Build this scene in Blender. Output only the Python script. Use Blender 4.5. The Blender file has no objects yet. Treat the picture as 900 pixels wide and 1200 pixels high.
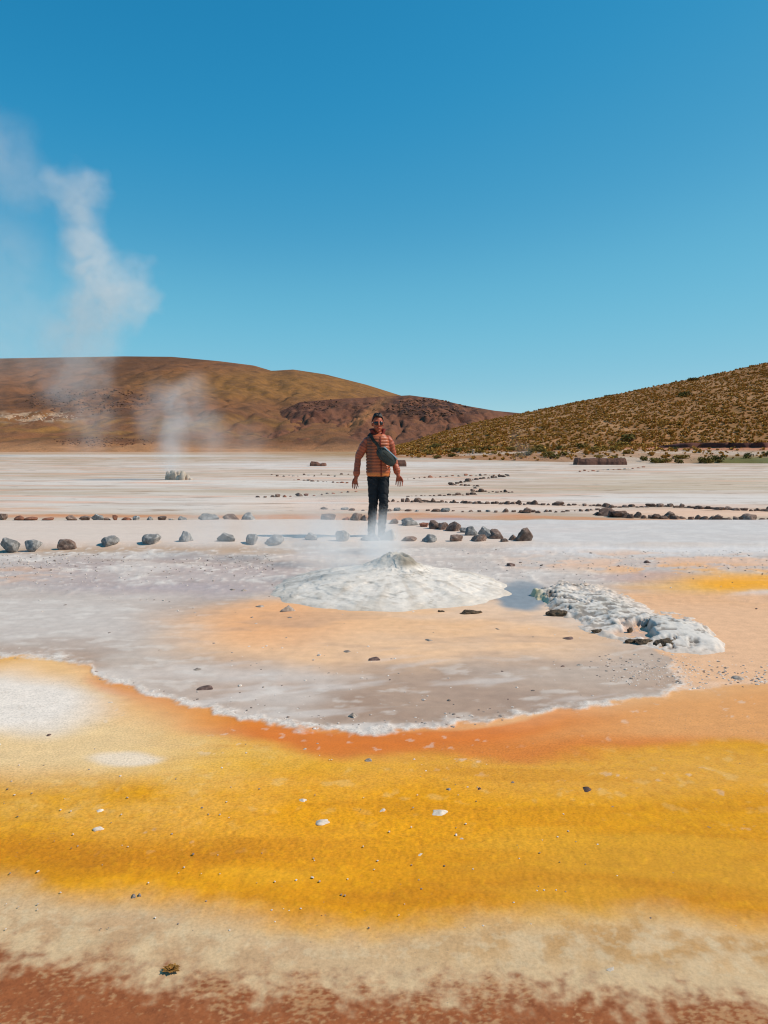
import bpy, bmesh, math, random
import numpy as np
from mathutils import Vector, Matrix

random.seed(7)
rng = np.random.default_rng(11)
R = math.radians
scene = bpy.context.scene
col = scene.collection

# ---------------------------------------------------------------- camera
CAM_H, F, CU, CV = 1.33, 870.0, 450.0, 600.0
PITCH = math.atan((600 - 522) / F)
cd = bpy.data.cameras.new('camera')
cam = bpy.data.objects.new('camera', cd)
col.objects.link(cam)
cam.location = (0, 0, CAM_H)
cam.rotation_euler = (R(90) - PITCH, 0, 0)
cd.sensor_fit = 'HORIZONTAL'
cd.sensor_width = 36
cd.lens = 36 * F / 900
cd.clip_start, cd.clip_end = 0.05, 20000
scene.camera = cam

# ---------------------------------------------------------------- world, sun, exposure
SUN = Vector((0.70, 0.0, 0.71)).normalized()
w = bpy.data.worlds.new('World')
scene.world = w
w.use_nodes = True
nt = w.node_tree
nt.nodes.clear()
sky = nt.nodes.new('ShaderNodeTexSky')
sky.sky_type = 'NISHITA'
sky.sun_disc = False
sky.sun_elevation = math.asin(SUN.z)
sky.sun_rotation = math.atan2(SUN.x, SUN.y)
sky.altitude = 4000
sky.air_density = 1.0
sky.dust_density = 0.6
sky.ozone_density = 1.2
# the air's own colour: each channel of the sky follows a measured response
SKY_STRENGTH = 0.12
sc1 = nt.nodes.new('ShaderNodeVectorMath'); sc1.operation = 'SCALE'; sc1.inputs['Scale'].default_value = SKY_STRENGTH
sc2 = nt.nodes.new('ShaderNodeVectorMath'); sc2.operation = 'SCALE'; sc2.inputs['Scale'].default_value = 1 / SKY_STRENGTH
crv = nt.nodes.new('ShaderNodeRGBCurve')
SKY_CURVES = (((0, 0), (0.095, 0.022), (0.13, 0.052), (0.20, 0.13), (0.40, 0.27), (1, 0.62)),
              ((0, 0), (0.165, 0.25), (0.235, 0.335), (0.35, 0.465), (0.62, 0.58), (1, 0.74)),
              ((0, 0), (0.32, 0.50), (0.43, 0.575), (0.59, 0.665), (0.84, 0.72), (1, 0.76)))
for k in range(3):
    cp = crv.mapping.curves[k]
    P_ = SKY_CURVES[k]
    cp.points[0].location = P_[0]; cp.points[1].location = P_[-1]
    for q in P_[1:-1]: cp.points.new(*q)
crv.mapping.update()
bg = nt.nodes.new('ShaderNodeBackground'); bg.inputs[1].default_value = SKY_STRENGTH
wo = nt.nodes.new('ShaderNodeOutputWorld')
nt.links.new(sky.outputs[0], sc1.inputs[0])
nt.links.new(sc1.outputs[0], crv.inputs['Color'])
nt.links.new(crv.outputs[0], sc2.inputs[0])
nt.links.new(sc2.outputs[0], bg.inputs[0])
nt.links.new(bg.outputs[0], wo.inputs[0])

sl = bpy.data.lights.new('sun', 'SUN')
sl.energy = 4.3
sl.angle = R(0.53)
sl.color = (1.0, 0.90, 0.765)
so = bpy.data.objects.new('sun', sl)
col.objects.link(so)
so.rotation_euler = SUN.to_track_quat('Z', 'Y').to_euler()
so.location = (30, 5, 40)

vs = scene.view_settings
vs.view_transform = 'Standard'
vs.look = 'None'
vs.exposure = 0.0
vs.gamma = 1.0
vs.use_curve_mapping = False
scene.render.engine = 'CYCLES'
scene.cycles.use_denoising = True
scene.cycles.max_bounces = 6
scene.cycles.diffuse_bounces = 3
scene.cycles.glossy_bounces = 2
scene.cycles.filter_width = 1.15
scene.cycles.volume_bounces = 2
scene.cycles.volume_step_rate = 2.0
scene.cycles.volume_max_steps = 128

# ---------------------------------------------------------------- maths helpers
SP, CP = math.sin(PITCH), math.cos(PITCH)

def ground_at(u, v, z=0.0):
    """world x, y where the photograph's pixel meets height z"""
    a, b = (u - CU) / F, (CV - v) / F
    dy, dz = CP + b * SP, -SP + b * CP
    t = (z - CAM_H) / dz
    return a * t, dy * t

def pixel_of(x, y, z=0.0):
    dz = z - CAM_H
    d = y * CP - dz * SP
    q = y * SP + dz * CP
    return CU + F * x / d, CV - F * q / d

def px_size(y):
    return y / F          # metres per photo pixel at depth y

def sm(a, b, x):
    t = np.clip((x - a) / (b - a), 0, 1)
    return t * t * (3 - 2 * t)

_perm = np.random.default_rng(3).permutation(4096)
_grad = np.random.default_rng(4).uniform(0, 2 * np.pi, 4096)
_gx, _gy = np.cos(_grad), np.sin(_grad)

def perlin(x, y, seed=0):
    xi, yi = np.floor(x).astype(np.int64), np.floor(y).astype(np.int64)
    xf, yf = x - xi, y - yi
    def g(ix, iy, fx, fy):
        h = _perm[(_perm[(ix + seed * 131) & 4095] + iy) & 4095]
        return _gx[h] * fx + _gy[h] * fy
    u, v = xf**3 * (xf * (xf * 6 - 15) + 10), yf**3 * (yf * (yf * 6 - 15) + 10)
    a = g(xi, yi, xf, yf); b = g(xi + 1, yi, xf - 1, yf)
    c = g(xi, yi + 1, xf, yf - 1); d = g(xi + 1, yi + 1, xf - 1, yf - 1)
    return (a + u * (b - a) + v * (c - a + u * (a - b - c + d))) * 1.5

def fbm(x, y, seed=0, octv=4, gain=0.5):
    x = np.asarray(x, float); y = np.asarray(y, float)
    s, amp, tot, f = 0, 1.0, 0.0, 1.0
    for i in range(octv):
        s = s + amp * perlin(x * f + 17.3 * i, y * f - 9.1 * i, seed + i)
        tot += amp
        amp *= gain
        f *= 2.03
    return s / tot * 1.4

def S(r, g, b):
    c = np.array((r, g, b), float) / 255
    return np.where(c <= 0.04045, c / 12.92, ((c + 0.055) / 1.055) ** 2.4)

K = np.array((1.05, 1.13, 1.18))   # how much brighter a sunlit level surface shows than its albedo

def A(r, g, b):
    """base colour of a sunlit level surface that shows as this sRGB colour"""
    return np.clip(S(r, g, b) / K, 0.005, 0.9)

def mix(c, new, m):
    return c + (np.asarray(new) - c) * m[:, None]

def grid_faces(nr, nc):
    i = np.arange((nr - 1) * nc).reshape(nr - 1, nc)[:, :-1]
    return np.stack([i, i + 1, i + nc + 1, i + nc], -1).reshape(-1, 4)

def np_mesh(name, verts, faces, smooth=True):
    me = bpy.data.meshes.new(name)
    verts = np.asarray(verts, np.float32); faces = np.asarray(faces, np.int32)
    n = faces.shape[1]
    me.vertices.add(len(verts)); me.vertices.foreach_set('co', verts.ravel())
    me.loops.add(faces.size); me.loops.foreach_set('vertex_index', faces.ravel())
    me.polygons.add(len(faces))
    me.polygons.foreach_set('loop_start', np.arange(0, faces.size, n, dtype=np.int32))
    me.polygons.foreach_set('use_smooth', np.full(len(faces), smooth))
    me.update(calc_edges=True)
    me.validate()
    return me

def set_col(me, name, c):
    at = me.attributes.new(name, 'FLOAT_COLOR', 'POINT')
    c4 = np.ones((len(me.vertices), 4), np.float32)
    c4[:, :3] = c
    at.data.foreach_set('color', c4.ravel())

def set_float(me, name, f):
    at = me.attributes.new(name, 'FLOAT', 'POINT')
    at.data.foreach_set('value', np.asarray(f, np.float32))

def link(name, me, mat=None, parent=None, kind=None, label=None, cat=None, group=None, loc=None):
    o = bpy.data.objects.new(name, me)
    col.objects.link(o)
    if mat is not None and me is not None and not me.materials:
        me.materials.append(mat)
    if parent is not None: o.parent = parent
    if kind: o['kind'] = kind
    if label: o['label'] = label
    if cat: o['category'] = cat
    if group: o['group'] = group
    if loc is not None: o.location = loc
    return o

# ---------------------------------------------------------------- materials
class M:
    def __init__(self, name):
        self.m = bpy.data.materials.new(name); self.m.use_nodes = True
        self.t = self.m.node_tree
        self.b = self.t.nodes['Principled BSDF']
        self.out = self.t.nodes['Material Output']
    def n(self, kind, **kw):
        x = self.t.nodes.new('ShaderNode' + kind)
        for k, v in kw.items(): setattr(x, k, v)
        return x
    def l(self, a, b): self.t.links.new(a, b)
    def noise(self, scale, detail=4, rough=0.55, coord=None, stretch=None):
        x = self.n('TexNoise'); x.inputs['Scale'].default_value = scale
        x.inputs['Detail'].default_value = detail; x.inputs['Roughness'].default_value = rough
        if coord is None: coord = self.n('TexCoord').outputs['Object']
        if stretch:
            mp = self.n('Mapping'); mp.inputs['Scale'].default_value = stretch
            self.l(coord, mp.inputs[0]); coord = mp.outputs[0]
        self.l(coord, x.inputs['Vector'])
        return x.outputs['Fac']
    def ramp(self, fac, stops):
        x = self.n('ValToRGB')
        e = x.color_ramp.elements
        while len(e) < len(stops): e.new(0.5)
        for k, (p, c) in enumerate(stops):
            e[k].position = p; e[k].color = (*c, 1) if len(c) == 3 else c
        self.l(fac, x.inputs[0])
        return x.outputs[0]
    def mixc(self, a, b, fac=1.0, blend='MIX'):
        x = self.n('Mix', data_type='RGBA', blend_type=blend)
        for inp, val in ((x.inputs[0], fac), (x.inputs[6], a), (x.inputs[7], b)):
            if hasattr(val, 'links'): self.l(val, inp)
            elif isinstance(val, (tuple, list, np.ndarray)): inp.default_value = (*[float(q) for q in val], 1)
            else: inp.default_value = val
        return x.outputs[2]
    def math(self, op, a, b=0.0, c=None):
        x = self.n('Math', operation=op)
        for i, v in enumerate((a, b) if c is None else (a, b, c)):
            if hasattr(v, 'links'): self.l(v, x.inputs[i])
            else: x.inputs[i].default_value = v
        return x.outputs[0]
    def bump(self, h, strength=0.3, dist=0.01, prev=None):
        x = self.n('Bump'); x.inputs['Distance'].default_value = dist
        if hasattr(strength, 'links'): self.l(strength, x.inputs['Strength'])
        else: x.inputs['Strength'].default_value = strength
        self.l(h, x.inputs['Height'])
        if prev is not None: self.l(prev, x.inputs['Normal'])
        return x.outputs[0]

def simple(name, c1, c2, scale, rough=0.85, bump=0.4, dist=0.01, spec=0.3, objrand=0.0):
    m = M(name)
    f = m.noise(scale, 6, 0.6)
    c = m.ramp(f, [(0.3, c1), (0.7, c2)])
    if objrand:
        oi = m.n('ObjectInfo')
        v = m.math('MULTIPLY_ADD', oi.outputs['Random'], objrand * 2, 1 - objrand)
        hs = m.n('HueSaturation'); m.l(c, hs.inputs['Color']); m.l(v, hs.inputs['Value']); c = hs.outputs[0]
    m.l(c, m.b.inputs['Base Color'])
    m.b.inputs['Roughness'].default_value = rough
    m.b.inputs['Specular IOR Level'].default_value = spec
    m.l(m.bump(m.noise(scale * 2.5, 8, 0.65), bump, dist), m.b.inputs['Normal'])
    return m.m

# ground: mineral colours come from the 'mineral' attribute (albedo per place), grain from noise
gmx = M('mineral_ground')
at = gmx.n('Attribute', attribute_name='mineral')
aw = gmx.n('Attribute', attribute_name='wet')
ag = gmx.n('Attribute', attribute_name='grain')
pos = gmx.n('NewGeometry').outputs['Position']
n1 = gmx.noise(105, 4, 0.6, pos)
n2 = gmx.noise(7, 5, 0.6, pos, (1, 2.2, 1))
n3 = gmx.noise(190, 3, 0.6, pos)
v1 = gmx.ramp(n1, [(0.28, (0.66,) * 3), (0.5, (1.0,) * 3), (0.74, (1.26,) * 3)])
v2 = gmx.ramp(n2, [(0.25, (0.92,) * 3), (0.75, (1.06,) * 3)])
gc = gmx.mixc(at.outputs['Color'], v1, ag.outputs['Fac'], 'MULTIPLY')
gc = gmx.mixc(gc, v2, 1.0, 'MULTIPLY')
# thin wind and run-off streaks across the far flats
af = gmx.n('Attribute', attribute_name='far')
def streak(scale, st, lo, hi, colr, amt, c):
    f = gmx.ramp(gmx.noise(scale, 6, 0.62, pos, st), [(lo, (0, 0, 0)), (hi, (1, 1, 1))])
    return gmx.mixc(c, colr, gmx.math('MULTIPLY', gmx.math('MULTIPLY', f, af.outputs['Fac']), amt))
gc = streak(1.0, (0.12, 0.55, 1), 0.52, 0.68, A(184, 156, 136), 0.75, gc)
gc = streak(1.0, (0.22, 0.9, 1), 0.50, 0.66, A(224, 217, 210), 0.6, gc)
gc = streak(1.0, (0.16, 0.7, 3), 0.54, 0.66, A(222, 176, 150), 0.75, gc)
gc = streak(1.0, (0.5, 1.6, 1), 0.58, 0.68, A(146, 120, 98), 0.75, gc)
gc = streak(1.0, (1.2, 3.4, 1), 0.62, 0.70, A(112, 92, 78), 0.7, gc)
# dark specks of grit
vor = gmx.n('TexVoronoi'); vor.inputs['Scale'].default_value = 34
gmx.l(pos, vor.inputs['Vector'])
spk = gmx.math('LESS_THAN', vor.outputs['Distance'], 0.10)
big = gmx.ramp(gmx.noise(0.9, 4, 0.6, pos), [(0.5, (0, 0, 0)), (0.64, (1, 1, 1))])
spk = gmx.math('MULTIPLY', spk, big)
spk = gmx.math('MULTIPLY', spk, 0.6)
gc = gmx.mixc(gc, A(120, 110, 105), spk)
gmx.l(gc, gmx.b.inputs['Base Color'])
rr = gmx.math('MULTIPLY_ADD', aw.outputs['Fac'], -0.34, 0.92)
rr = gmx.math('MULTIPLY_ADD', gmx.math('SUBTRACT', n2, 0.5), 0.35, rr)
gmx.l(rr, gmx.b.inputs['Roughness'])
gmx.b.inputs['Specular IOR Level'].default_value = 0.2
b1 = gmx.bump(n1, gmx.math('MULTIPLY', ag.outputs['Fac'], 0.5), 0.0025)
b2 = gmx.bump(n3, gmx.math('MULTIPLY_ADD', aw.outputs['Fac'], -0.2, 0.3), 0.002, b1)
gmx.l(b2, gmx.b.inputs['Normal'])
GROUND = gmx.m

def attr_mat(name, scale, lo, hi, bump=0.5, dist=0.3, rough=0.95, stretch=None):
    m = M(name)
    a = m.n('Attribute', attribute_name='mineral')
    p = m.n('NewGeometry').outputs['Position']
    f = m.noise(scale, 8, 0.65, p, stretch)
    m.l(m.mixc(a.outputs['Color'], m.ramp(f, [(0.3, (lo,) * 3), (0.7, (hi,) * 3)]), 1.0, 'MULTIPLY'), m.b.inputs['Base Color'])
    m.b.inputs['Roughness'].default_value = rough
    m.b.inputs['Specular IOR Level'].default_value = 0.15
    m.l(m.bump(m.noise(scale * 1.7, 8, 0.7, p), bump, dist), m.b.inputs['Normal'])
    return m.m

# ---------------------------------------------------------------- ground sheet
def curve(u, pts):
    p = np.array(pts, float)
    return np.interp(u, p[:, 0], p[:, 1])

RIM = [(-300, 762), (0, 771), (60, 771), (105, 781), (115, 797), (150, 806), (200, 820), (260, 836), (330, 850), (400, 857),
       (480, 857), (560, 848), (640, 834), (700, 827), (760, 819), (795, 808), (850, 806), (885, 800), (960, 792), (1300, 780)]

def ell(u, v, cu, cv, ru, rv, soft=0.5, p=2.0):
    d = (np.abs((u - cu) / ru) ** p + np.abs((v - cv) / rv) ** p) ** (1 / p)
    return 1 - sm(1 - soft, 1 + soft, d)

def ground_colour(x, y):
    u0, v0 = pixel_of(x, np.maximum(y, 0.85))
    near = np.clip(y, 1.5, 60); wa = np.clip(near / 5.5, 0.22, 1.0)
    # edges wander with the ground's own noise, in metres
    wu = fbm(x * 1.1, y * 1.1, 1, 5) * 0.16 * wa / near * F
    wv = fbm(x * 1.1 + 40, y * 0.9, 2, 5) * 0.20 * wa * np.abs(v0 - 522 + 1) / near
    u, v = u0 + wu, v0 + wv
    uf = u0 + fbm(x * 6, y * 6, 5, 4) * 0.035 / near * F
    vf = v0 + fbm(x * 5 + 9, y * 5, 6, 4) * 0.07 * np.abs(v0 - 522 + 1) / near
    nA = fbm(x * 0.25, y * 0.30, 7, 5); nB = fbm(x * 0.12 + 3, y * 0.34, 8, 5); nC = fbm(x * 0.9, y * 1.3, 9, 5)
    nD = fbm(x * 2.6, y * 3.2, 10, 5); nE = fbm(x * 9, y * 9, 12, 4); nF = fbm(x * 28, y * 28, 13, 3)
    nG = fbm(x * 0.05, y * 0.16, 14, 4)
    c = np.tile(A(214, 197, 182), (len(x), 1))
    nS = fbm(x * 0.10, y * 0.9, 17, 5); nT = fbm(x * 0.35, y * 2.2, 18, 5)
    wet = np.zeros(len(x)); grain = np.full(len(x), 0.45)
    # --- the far flats
    c = mix(c, A(218, 212, 204), sm(-0.1, 0.35, nB) * 0.6)
    c = mix(c, A(172, 150, 126), sm(0.12, 0.45, nS) * 0.55)
    c = mix(c, A(190, 166, 146), sm(0.1, 0.4, nT) * 0.5)
    c = mix(c, A(150, 128, 106), sm(0.36, 0.55, nT) * 0.5)
    c = mix(c, A(184, 166, 142), sm(0.0, 0.45, nG) * 0.75)
    c = mix(c, A(216, 188, 166), sm(0.05, 0.4, nA) * 0.5 * sm(560, 590, v))
    c = mix(c, A(172, 150, 122), (1 - sm(531, 549, v + 6 * nB)) * 0.85)
    c = mix(c, A(214, 208, 200), ell(u, v, 60, 534.2, 240, 1.4, 0.4) * 0.9)
    c = mix(c, A(158, 120, 60), ell(u, v, 410, 529.5, 90, 5, 0.5) * 0.95)
    c = mix(c, A(198, 146, 100), (1 - sm(528, 534, v)) * (1 - sm(300, 420, u)) * 0.9)
    c = mix(c, A(224, 222, 220), ell(u, v, 410, 545, 220, 4, 0.5) * 0.6)
    c = mix(c, A(222, 218, 212), ell(u, v, 140, 588, 420, 9, 0.5) * 0.6)
    c = mix(c, A(220, 216, 210), ell(u, v, 120, 567, 320, 6, 0.5) * 0.6)
    c = mix(c, A(222, 222, 220), ell(u, v, 780, 585, 220, 7, 0.6) * 0.6)
    c = mix(c, A(196, 180, 156), ell(u, v, 800, 566, 180, 10, 0.6) * 0.65)
    c = mix(c, A(196, 182, 164), ell(u, v, 90, 577, 260, 3, 0.6) * 0.7)
    c = mix(c, A(230, 200, 178), ell(u, v, 480, 591, 190, 8, 0.5) * 0.75)
    c = mix(c, A(232, 196, 170), ell(u, v, 830, 601, 130, 5.5, 0.4) * 0.9)
    # rust coloured lines beside the stone rows
    lv = curve(u, [(-200, 605), (120, 604.5), (300, 606), (420, 607), (640, 605), (700, 609), (900, 613.5), (1200, 620)])
    tw = curve(u, [(-200, 2.0), (250, 1.8), (400, 4.5), (520, 5), (640, 2.5), (700, 2.0), (900, 2.5)])
    c = mix(c, A(206, 146, 104), (1 - sm(tw * 0.6, tw * 1.5, np.abs(v0 - lv + 1.2 * nC))) * (0.75 + 0.25 * np.clip(nC * 3, -1, 1)))
    c = mix(c, A(212, 158, 112), ell(u, v, 20, 597, 50, 2.2, 0.5) * 0.8)
    c = mix(c, A(178, 168, 178), ell(u, v, 520, 609, 40, 2.0, 0.5) * 0.8)
    # --- pale swept path between the two near stone rows, white flat on the right
    path = sm(610.5, 612.5, v0 + 0.7 * nC) * (1 - sm(639, 642, v0 + nC * 2))
    edge = curve(u0, [(-300, 0), (470, 0), (520, 8), (620, 30)])
    c = mix(c, A(219, 204, 192), path * (1 - sm(-2, 4, edge - (v0 - 612))) * 0.95 + path * 0)
    rightw = path * sm(-3, 3, edge - (v0 - 612) + nC * 3) * sm(470, 500, u0)
    c = mix(c, A(207, 205, 204), rightw * 0.9)
    c = mix(c, A(220, 217, 214), rightw * sm(0, 0.3, nD) * 0.5)
    # --- shelf in front of the near row
    mid = sm(639, 643, v0 + 2 * nC)
    c = mix(c, A(196, 187, 181), mid)
    c = mix(c, A(186, 160, 134), mid * (1 - sm(644, 653, v + 4 * nD)) * (1 - sm(280, 430, u)) * 0.85)
    c = mix(c, A(182, 166, 162), mid * ell(u, v, 190, 674, 190, 21, 0.5) * 0.85)
    c = mix(c, A(218, 211, 204), mid * sm(-0.1, 0.5, nC + 0.6 * nD + 0.5 * nE) * (1 - sm(690, 735, v)) * 0.6)
    c = mix(c, A(232, 226, 218), mid * sm(0.25, 0.5, nE + 0.5 * nD) * (1 - sm(670, 715, v)) * 0.55)
    c = mix(c, A(178, 170, 178), mid * ell(u, v, 190, 693, 130, 7, 0.6) * 0.6)
    c = mix(c, A(206, 170, 146), mid * ell(u, v, 10, 672, 60, 12, 0.6) * sm(-0.1, 0.25, nD) * 0.8)
    rz = mid * sm(560, 640, u)
    c = mix(c, A(222, 220, 219), rz * (1 - sm(642, 656, v + 5 * nD)) * 0.9)
    c = mix(c, A(226, 188, 160), rz * ell(u, v, 720, 657, 260, 9, 0.5) * sm(-0.25, 0.2, nC + 0.5 * nD) * 0.85)
    c = mix(c, A(238, 176, 108), rz * ell(u, v, 815, 668, 120, 6, 0.6) * sm(-0.2, 0.2, nD + nC) * 0.75)
    c = mix(c, A(196, 166, 156), rz * ell(u, v, 775, 677, 70, 7, 0.5) * 0.85)
    c = mix(c, A(232, 186, 146), rz * sm(681, 694, v) * sm(690, 750, u) * 0.95)
    c = mix(c, A(244, 182, 66), rz * ell(u, v, 885, 690, 115, 17, 0.7) * 0.95)
    c = mix(c, A(246, 170, 30), rz * ell(u, v, 880, 681, 60, 8, 0.6) * 0.8)
    c = mix(c, A(228, 226, 226), rz * ell(u, v, 905, 699, 48, 8, 0.3))
    # --- the shallow run-off basin
    rim = curve(uf, RIM) + 3.0 * nD
    ins = 1 - sm(-1.5, 1.5, vf - rim)
    ur = curve(vf, [(680, 640), (700, 668), (745, 735), (766, 772), (782, 794), (795, 799), (806, 792), (815, 772), (826, 745), (870, 700)])
    east = sm(-5, 6, uf - ur + 14 * nD) * sm(690, 700, v0)
    basin = sm(683, 712, v) * ins * (1 - east)
    c = mix(c, A(182, 156, 136), basin * 0.97)
    c = mix(c, A(198, 185, 173), basin * sm(-0.15, 0.35, nC + 0.1) * 0.75)
    c = mix(c, A(206, 199, 193), basin * (1 - sm(120, 300, u)) * (1 - sm(735, 785, v)) * 0.8)
    c = mix(c, A(166, 138, 118), basin * ell(u, v, 420, 820, 260, 30, 0.5) * sm(-0.4, 0.2, nC) * 0.85)
    c = mix(c, A(182, 154, 134), basin * ell(u, v, 270, 795, 80, 20, 0.6) * 0.7)
    c = mix(c, A(196, 180, 166), basin * ell(u, v, 680, 775, 120, 34, 0.6) * 0.7)
    fan = ell(u + 20 * nC, v + 4 * nD, 458, 741, 248, 42, 0.30, 2.3)
    c = mix(c, A(238, 196, 155), basin * fan * (0.9 + 0.3 * np.clip(nD, -0.6, 0.2)))
    c = mix(c, A(238, 176, 122), basin * ell(u, v, 310, 724, 100, 28, 0.7) * 0.8 * fan)
    c = mix(c, A(236, 188, 140), basin * ell(u, v, 520, 730, 130, 14, 0.7) * 0.6 * fan)
    c = mix(c, A(212, 204, 198), basin * sm(0.18, 0.5, fbm(x * 1.0 + y * 0.8, y * 4 - x * 1.5, 21, 4)) * 0.55 * sm(745, 800, v))
    c = mix(c, A(170, 146, 130), basin * sm(0.05, 0.45, fbm(x * 0.7, y * 2.2, 66, 5)) * 0.4 * sm(700, 740, v))
    c = mix(c, A(228, 222, 214), basin * sm(0.2, 0.5, fbm(x * 4, y * 7, 67, 5) + 0.4 * nC) * 0.4 * (1 - fan))
    c = mix(c, A(220, 213, 206), basin * sm(0.05, 0.5, fbm(x * 0.45 + 7, y * 0.9, 68, 4)) * 0.6 * (1 - 0.6 * fan))
    wet = np.maximum(wet, basin * 0.32); grain = grain * (1 - basin) + 0.18 * basin
    wet = np.maximum(wet, mid * ell(u, v, 190, 690, 260, 22, 0.5) * 0.7)
    pool = ell(uf, vf, 612, 699, 30, 18, 0.25)
    c = mix(c, A(136, 148, 158), pool * 0.95); wet = np.maximum(wet, pool)
    c = mix(c, A(228, 180, 138), east * ins * 0.95)
    c = mix(c, A(230, 186, 148), sm(700, 720, v) * (1 - basin) * ins * sm(690, 740, u) * 0.9)
    # --- outside the rim
    outm = 1 - ins
    d = v - curve(u, RIM)
    oz = A(224, 144, 72)
    o = np.tile(oz, (len(x), 1))
    o = mix(o, A(234, 184, 134), (1 - sm(2, 22, d)) * sm(430, 660, u) * 0.9)
    o = mix(o, A(224, 166, 106), sm(600, 800, u) * (1 - sm(858, 884, v)) * 0.75)
    o = mix(o, A(214, 126, 48), ell(u, v, 520, 879, 330, 12, 0.6) * 0.75)
    o = mix(o, A(220, 122, 46), sm(0, 6, d) * (1 - sm(16, 34, d)) * sm(95, 200, u) * (1 - sm(560, 760, u)) * 0.85)
    yb = curve(u, [(-200, 768), (60, 772), (130, 815), (200, 845), (300, 872), (400, 888), (550, 889), (750, 878), (900, 868), (1300, 850)])
    ym = sm(-7, 9, v - yb + 6 * nD)
    yc = np.tile(A(220, 155, 0), (len(x), 1))
    yc = mix(yc, A(232, 162, 0), sm(-0.1, 0.4, nC) * 0.7)
    yc = mix(yc, A(230, 186, 102), ell(u, v, 260, 920, 300, 62, 0.7) * sm(-0.55, 0.2, nC + 0.4 * nD) * 0.95)
    yc = mix(yc, A(222, 164, 70), ell(u, v, 720, 905, 320, 26, 0.6) * 0.8)
    yc = mix(yc, A(238, 164, 0), ell(u, v, 430, 985, 300, 85, 0.6) * 0.75)
    yc = mix(yc, A(204, 130, 0), ell(u, v, 120, 998, 260, 18, 0.7) * 0.8)
    yc = mix(yc, A(200, 130, 0), ell(u, v, 800, 1030, 300, 48, 0.7) * 0.9)
    yc = mix(yc, A(208, 136, 0), ell(u, v, 470, 1045, 260, 12, 0.7) * 0.6)
    yc = mix(yc, A(242, 176, 20), sm(0.15, 0.5, nF) * 0.25)
    yc = mix(yc, A(198, 124, 0), sm(0.2, 0.5, -nF) * 0.25)
    yc = mix(yc, A(234, 200, 130), sm(0.3, 0.55, nE) * 0.3 * (1 - sm(930, 990, v)))
    st = fbm(x * 0.9, y * 5.5, 150, 5); st2 = fbm(x * 0.5, y * 2.4, 151, 4)
    yc = mix(yc, A(204, 132, 0), sm(0.05, 0.5, st) * 0.35)
    yc = mix(yc, A(236, 184, 60), sm(0.1, 0.5, -st2) * 0.35)
    yc = mix(yc, A(196, 126, 0), sm(0.15, 0.5, st2) * 0.5 * sm(960, 1010, v))
    o = mix(o, yc, ym)
    o = mix(o, A(230, 142, 30), ell(u - (v - 840) * 2.5, v, 190, 838, 110, 16, 0.7) * 0.75)
    o = mix(o, A(240, 196, 140), ell(u, v, 50, 788, 80, 13, 0.5) * 0.9)
    o = mix(o, A(236, 208, 160), ell(u, v, 30, 860, 190, 50, 0.5) * 0.85)
    o = mix(o, A(236, 227, 216), ell(u, v, 8, 826, 110, 32, 0.45) * 0.97)
    o = mix(o, A(238, 222, 200), ell(u, v, 142, 888, 36, 9, 0.4) * 0.85)
    # tan fringe, then the rusty mat nearest the camera
    tb = curve(u, [(-200, 1030), (0, 1044), (200, 1062), (330, 1084), (450, 1092), (600, 1088), (750, 1080), (900, 1090), (1200, 1090)])
    tm = sm(-34, 22, v - tb + 8 * nE + 10 * nD)
    tc = np.tile(A(212, 184, 144), (len(x), 1))
    tc = mix(tc, A(190, 150, 110), ell(u, v, 80, 1105, 330, 42, 0.6) * sm(-0.35, 0.3, nD * 0.6 + 0.9 * nE) * 0.6)
    tc = mix(tc, A(190, 144, 86), ell(u, v, 820, 1108, 300, 32, 0.6) * sm(-0.45, 0.3, nE + 0.4 * nD) * 0.8)
    tc = mix(tc, A(214, 194, 158), sm(0.1, 0.4, nF) * 0.4)
    o = mix(o, tc, tm)
    rb = curve(u, [(-200, 1088), (0, 1120), (150, 1136), (230, 1147), (400, 1149), (600, 1162), (720, 1166), (900, 1182), (1200, 1200)])
    rm = sm(-26, 28, v - rb + 26 * nE + 24 * nF + 12 * nD)
    rc = np.tile(A(156, 92, 54), (len(x), 1))
    rc = mix(rc, A(138, 80, 48), sm(0.0, 0.4, nF + 0.5 * nE) * 0.6)
    rc = mix(rc, A(186, 142, 100), sm(0.0, 0.6, nD * 0.5 + nE * 0.6 + 0.8 * fbm(x * 60, y * 90, 31, 3)) * 0.85)
    o = mix(o, rc, rm)
    c = c * ins[:, None] + o * outm[:, None]
    grain = grain * ins + (0.25 + 0.5 * sm(10, 50, d) * (1 - 0.5 * sm(985, 1030, v)) * (1 - 0.45 * sm(560, 760, u))) * outm
    wet = np.maximum(wet, outm * (1 - ym) * 0.5)
    wet = np.maximum(wet, outm * ym * (1 - tm) * 0.35)
    # white crust along the rim
    th = 2.5 + 5 * np.clip(nD * 1.2, -0.8, 1) + 5 * nE + 3 * nF
    up = curve(u0, [(-300, 5), (0, 4), (120, 8), (500, 8), (640, 5), (740, 4), (1000, 3)]) / 8
    cr = sm(-th * up - 7, -th * up + 3, vf - rim) * (1 - sm(-1, 3, vf - rim + 2 * nF))
    edge_e = (1 - sm(3, 14, np.abs(uf - ur - 2 + 10 * nD))) * sm(770, 785, v0) * ins
    c = mix(c, A(226, 216, 206), edge_e * np.clip(0.4 + 1.2 * nF, 0, 1))
    cr = cr * (1 - 0.75 * sm(785, 805, u0))
    nR = fbm(x * 22, y * 22, 61, 4)
    cr2 = cr * np.clip(0.74 + 0.9 * nR + 0.5 * nE, 0.1, 1)
    c = mix(c, A(224, 216, 207), cr2)
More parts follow.
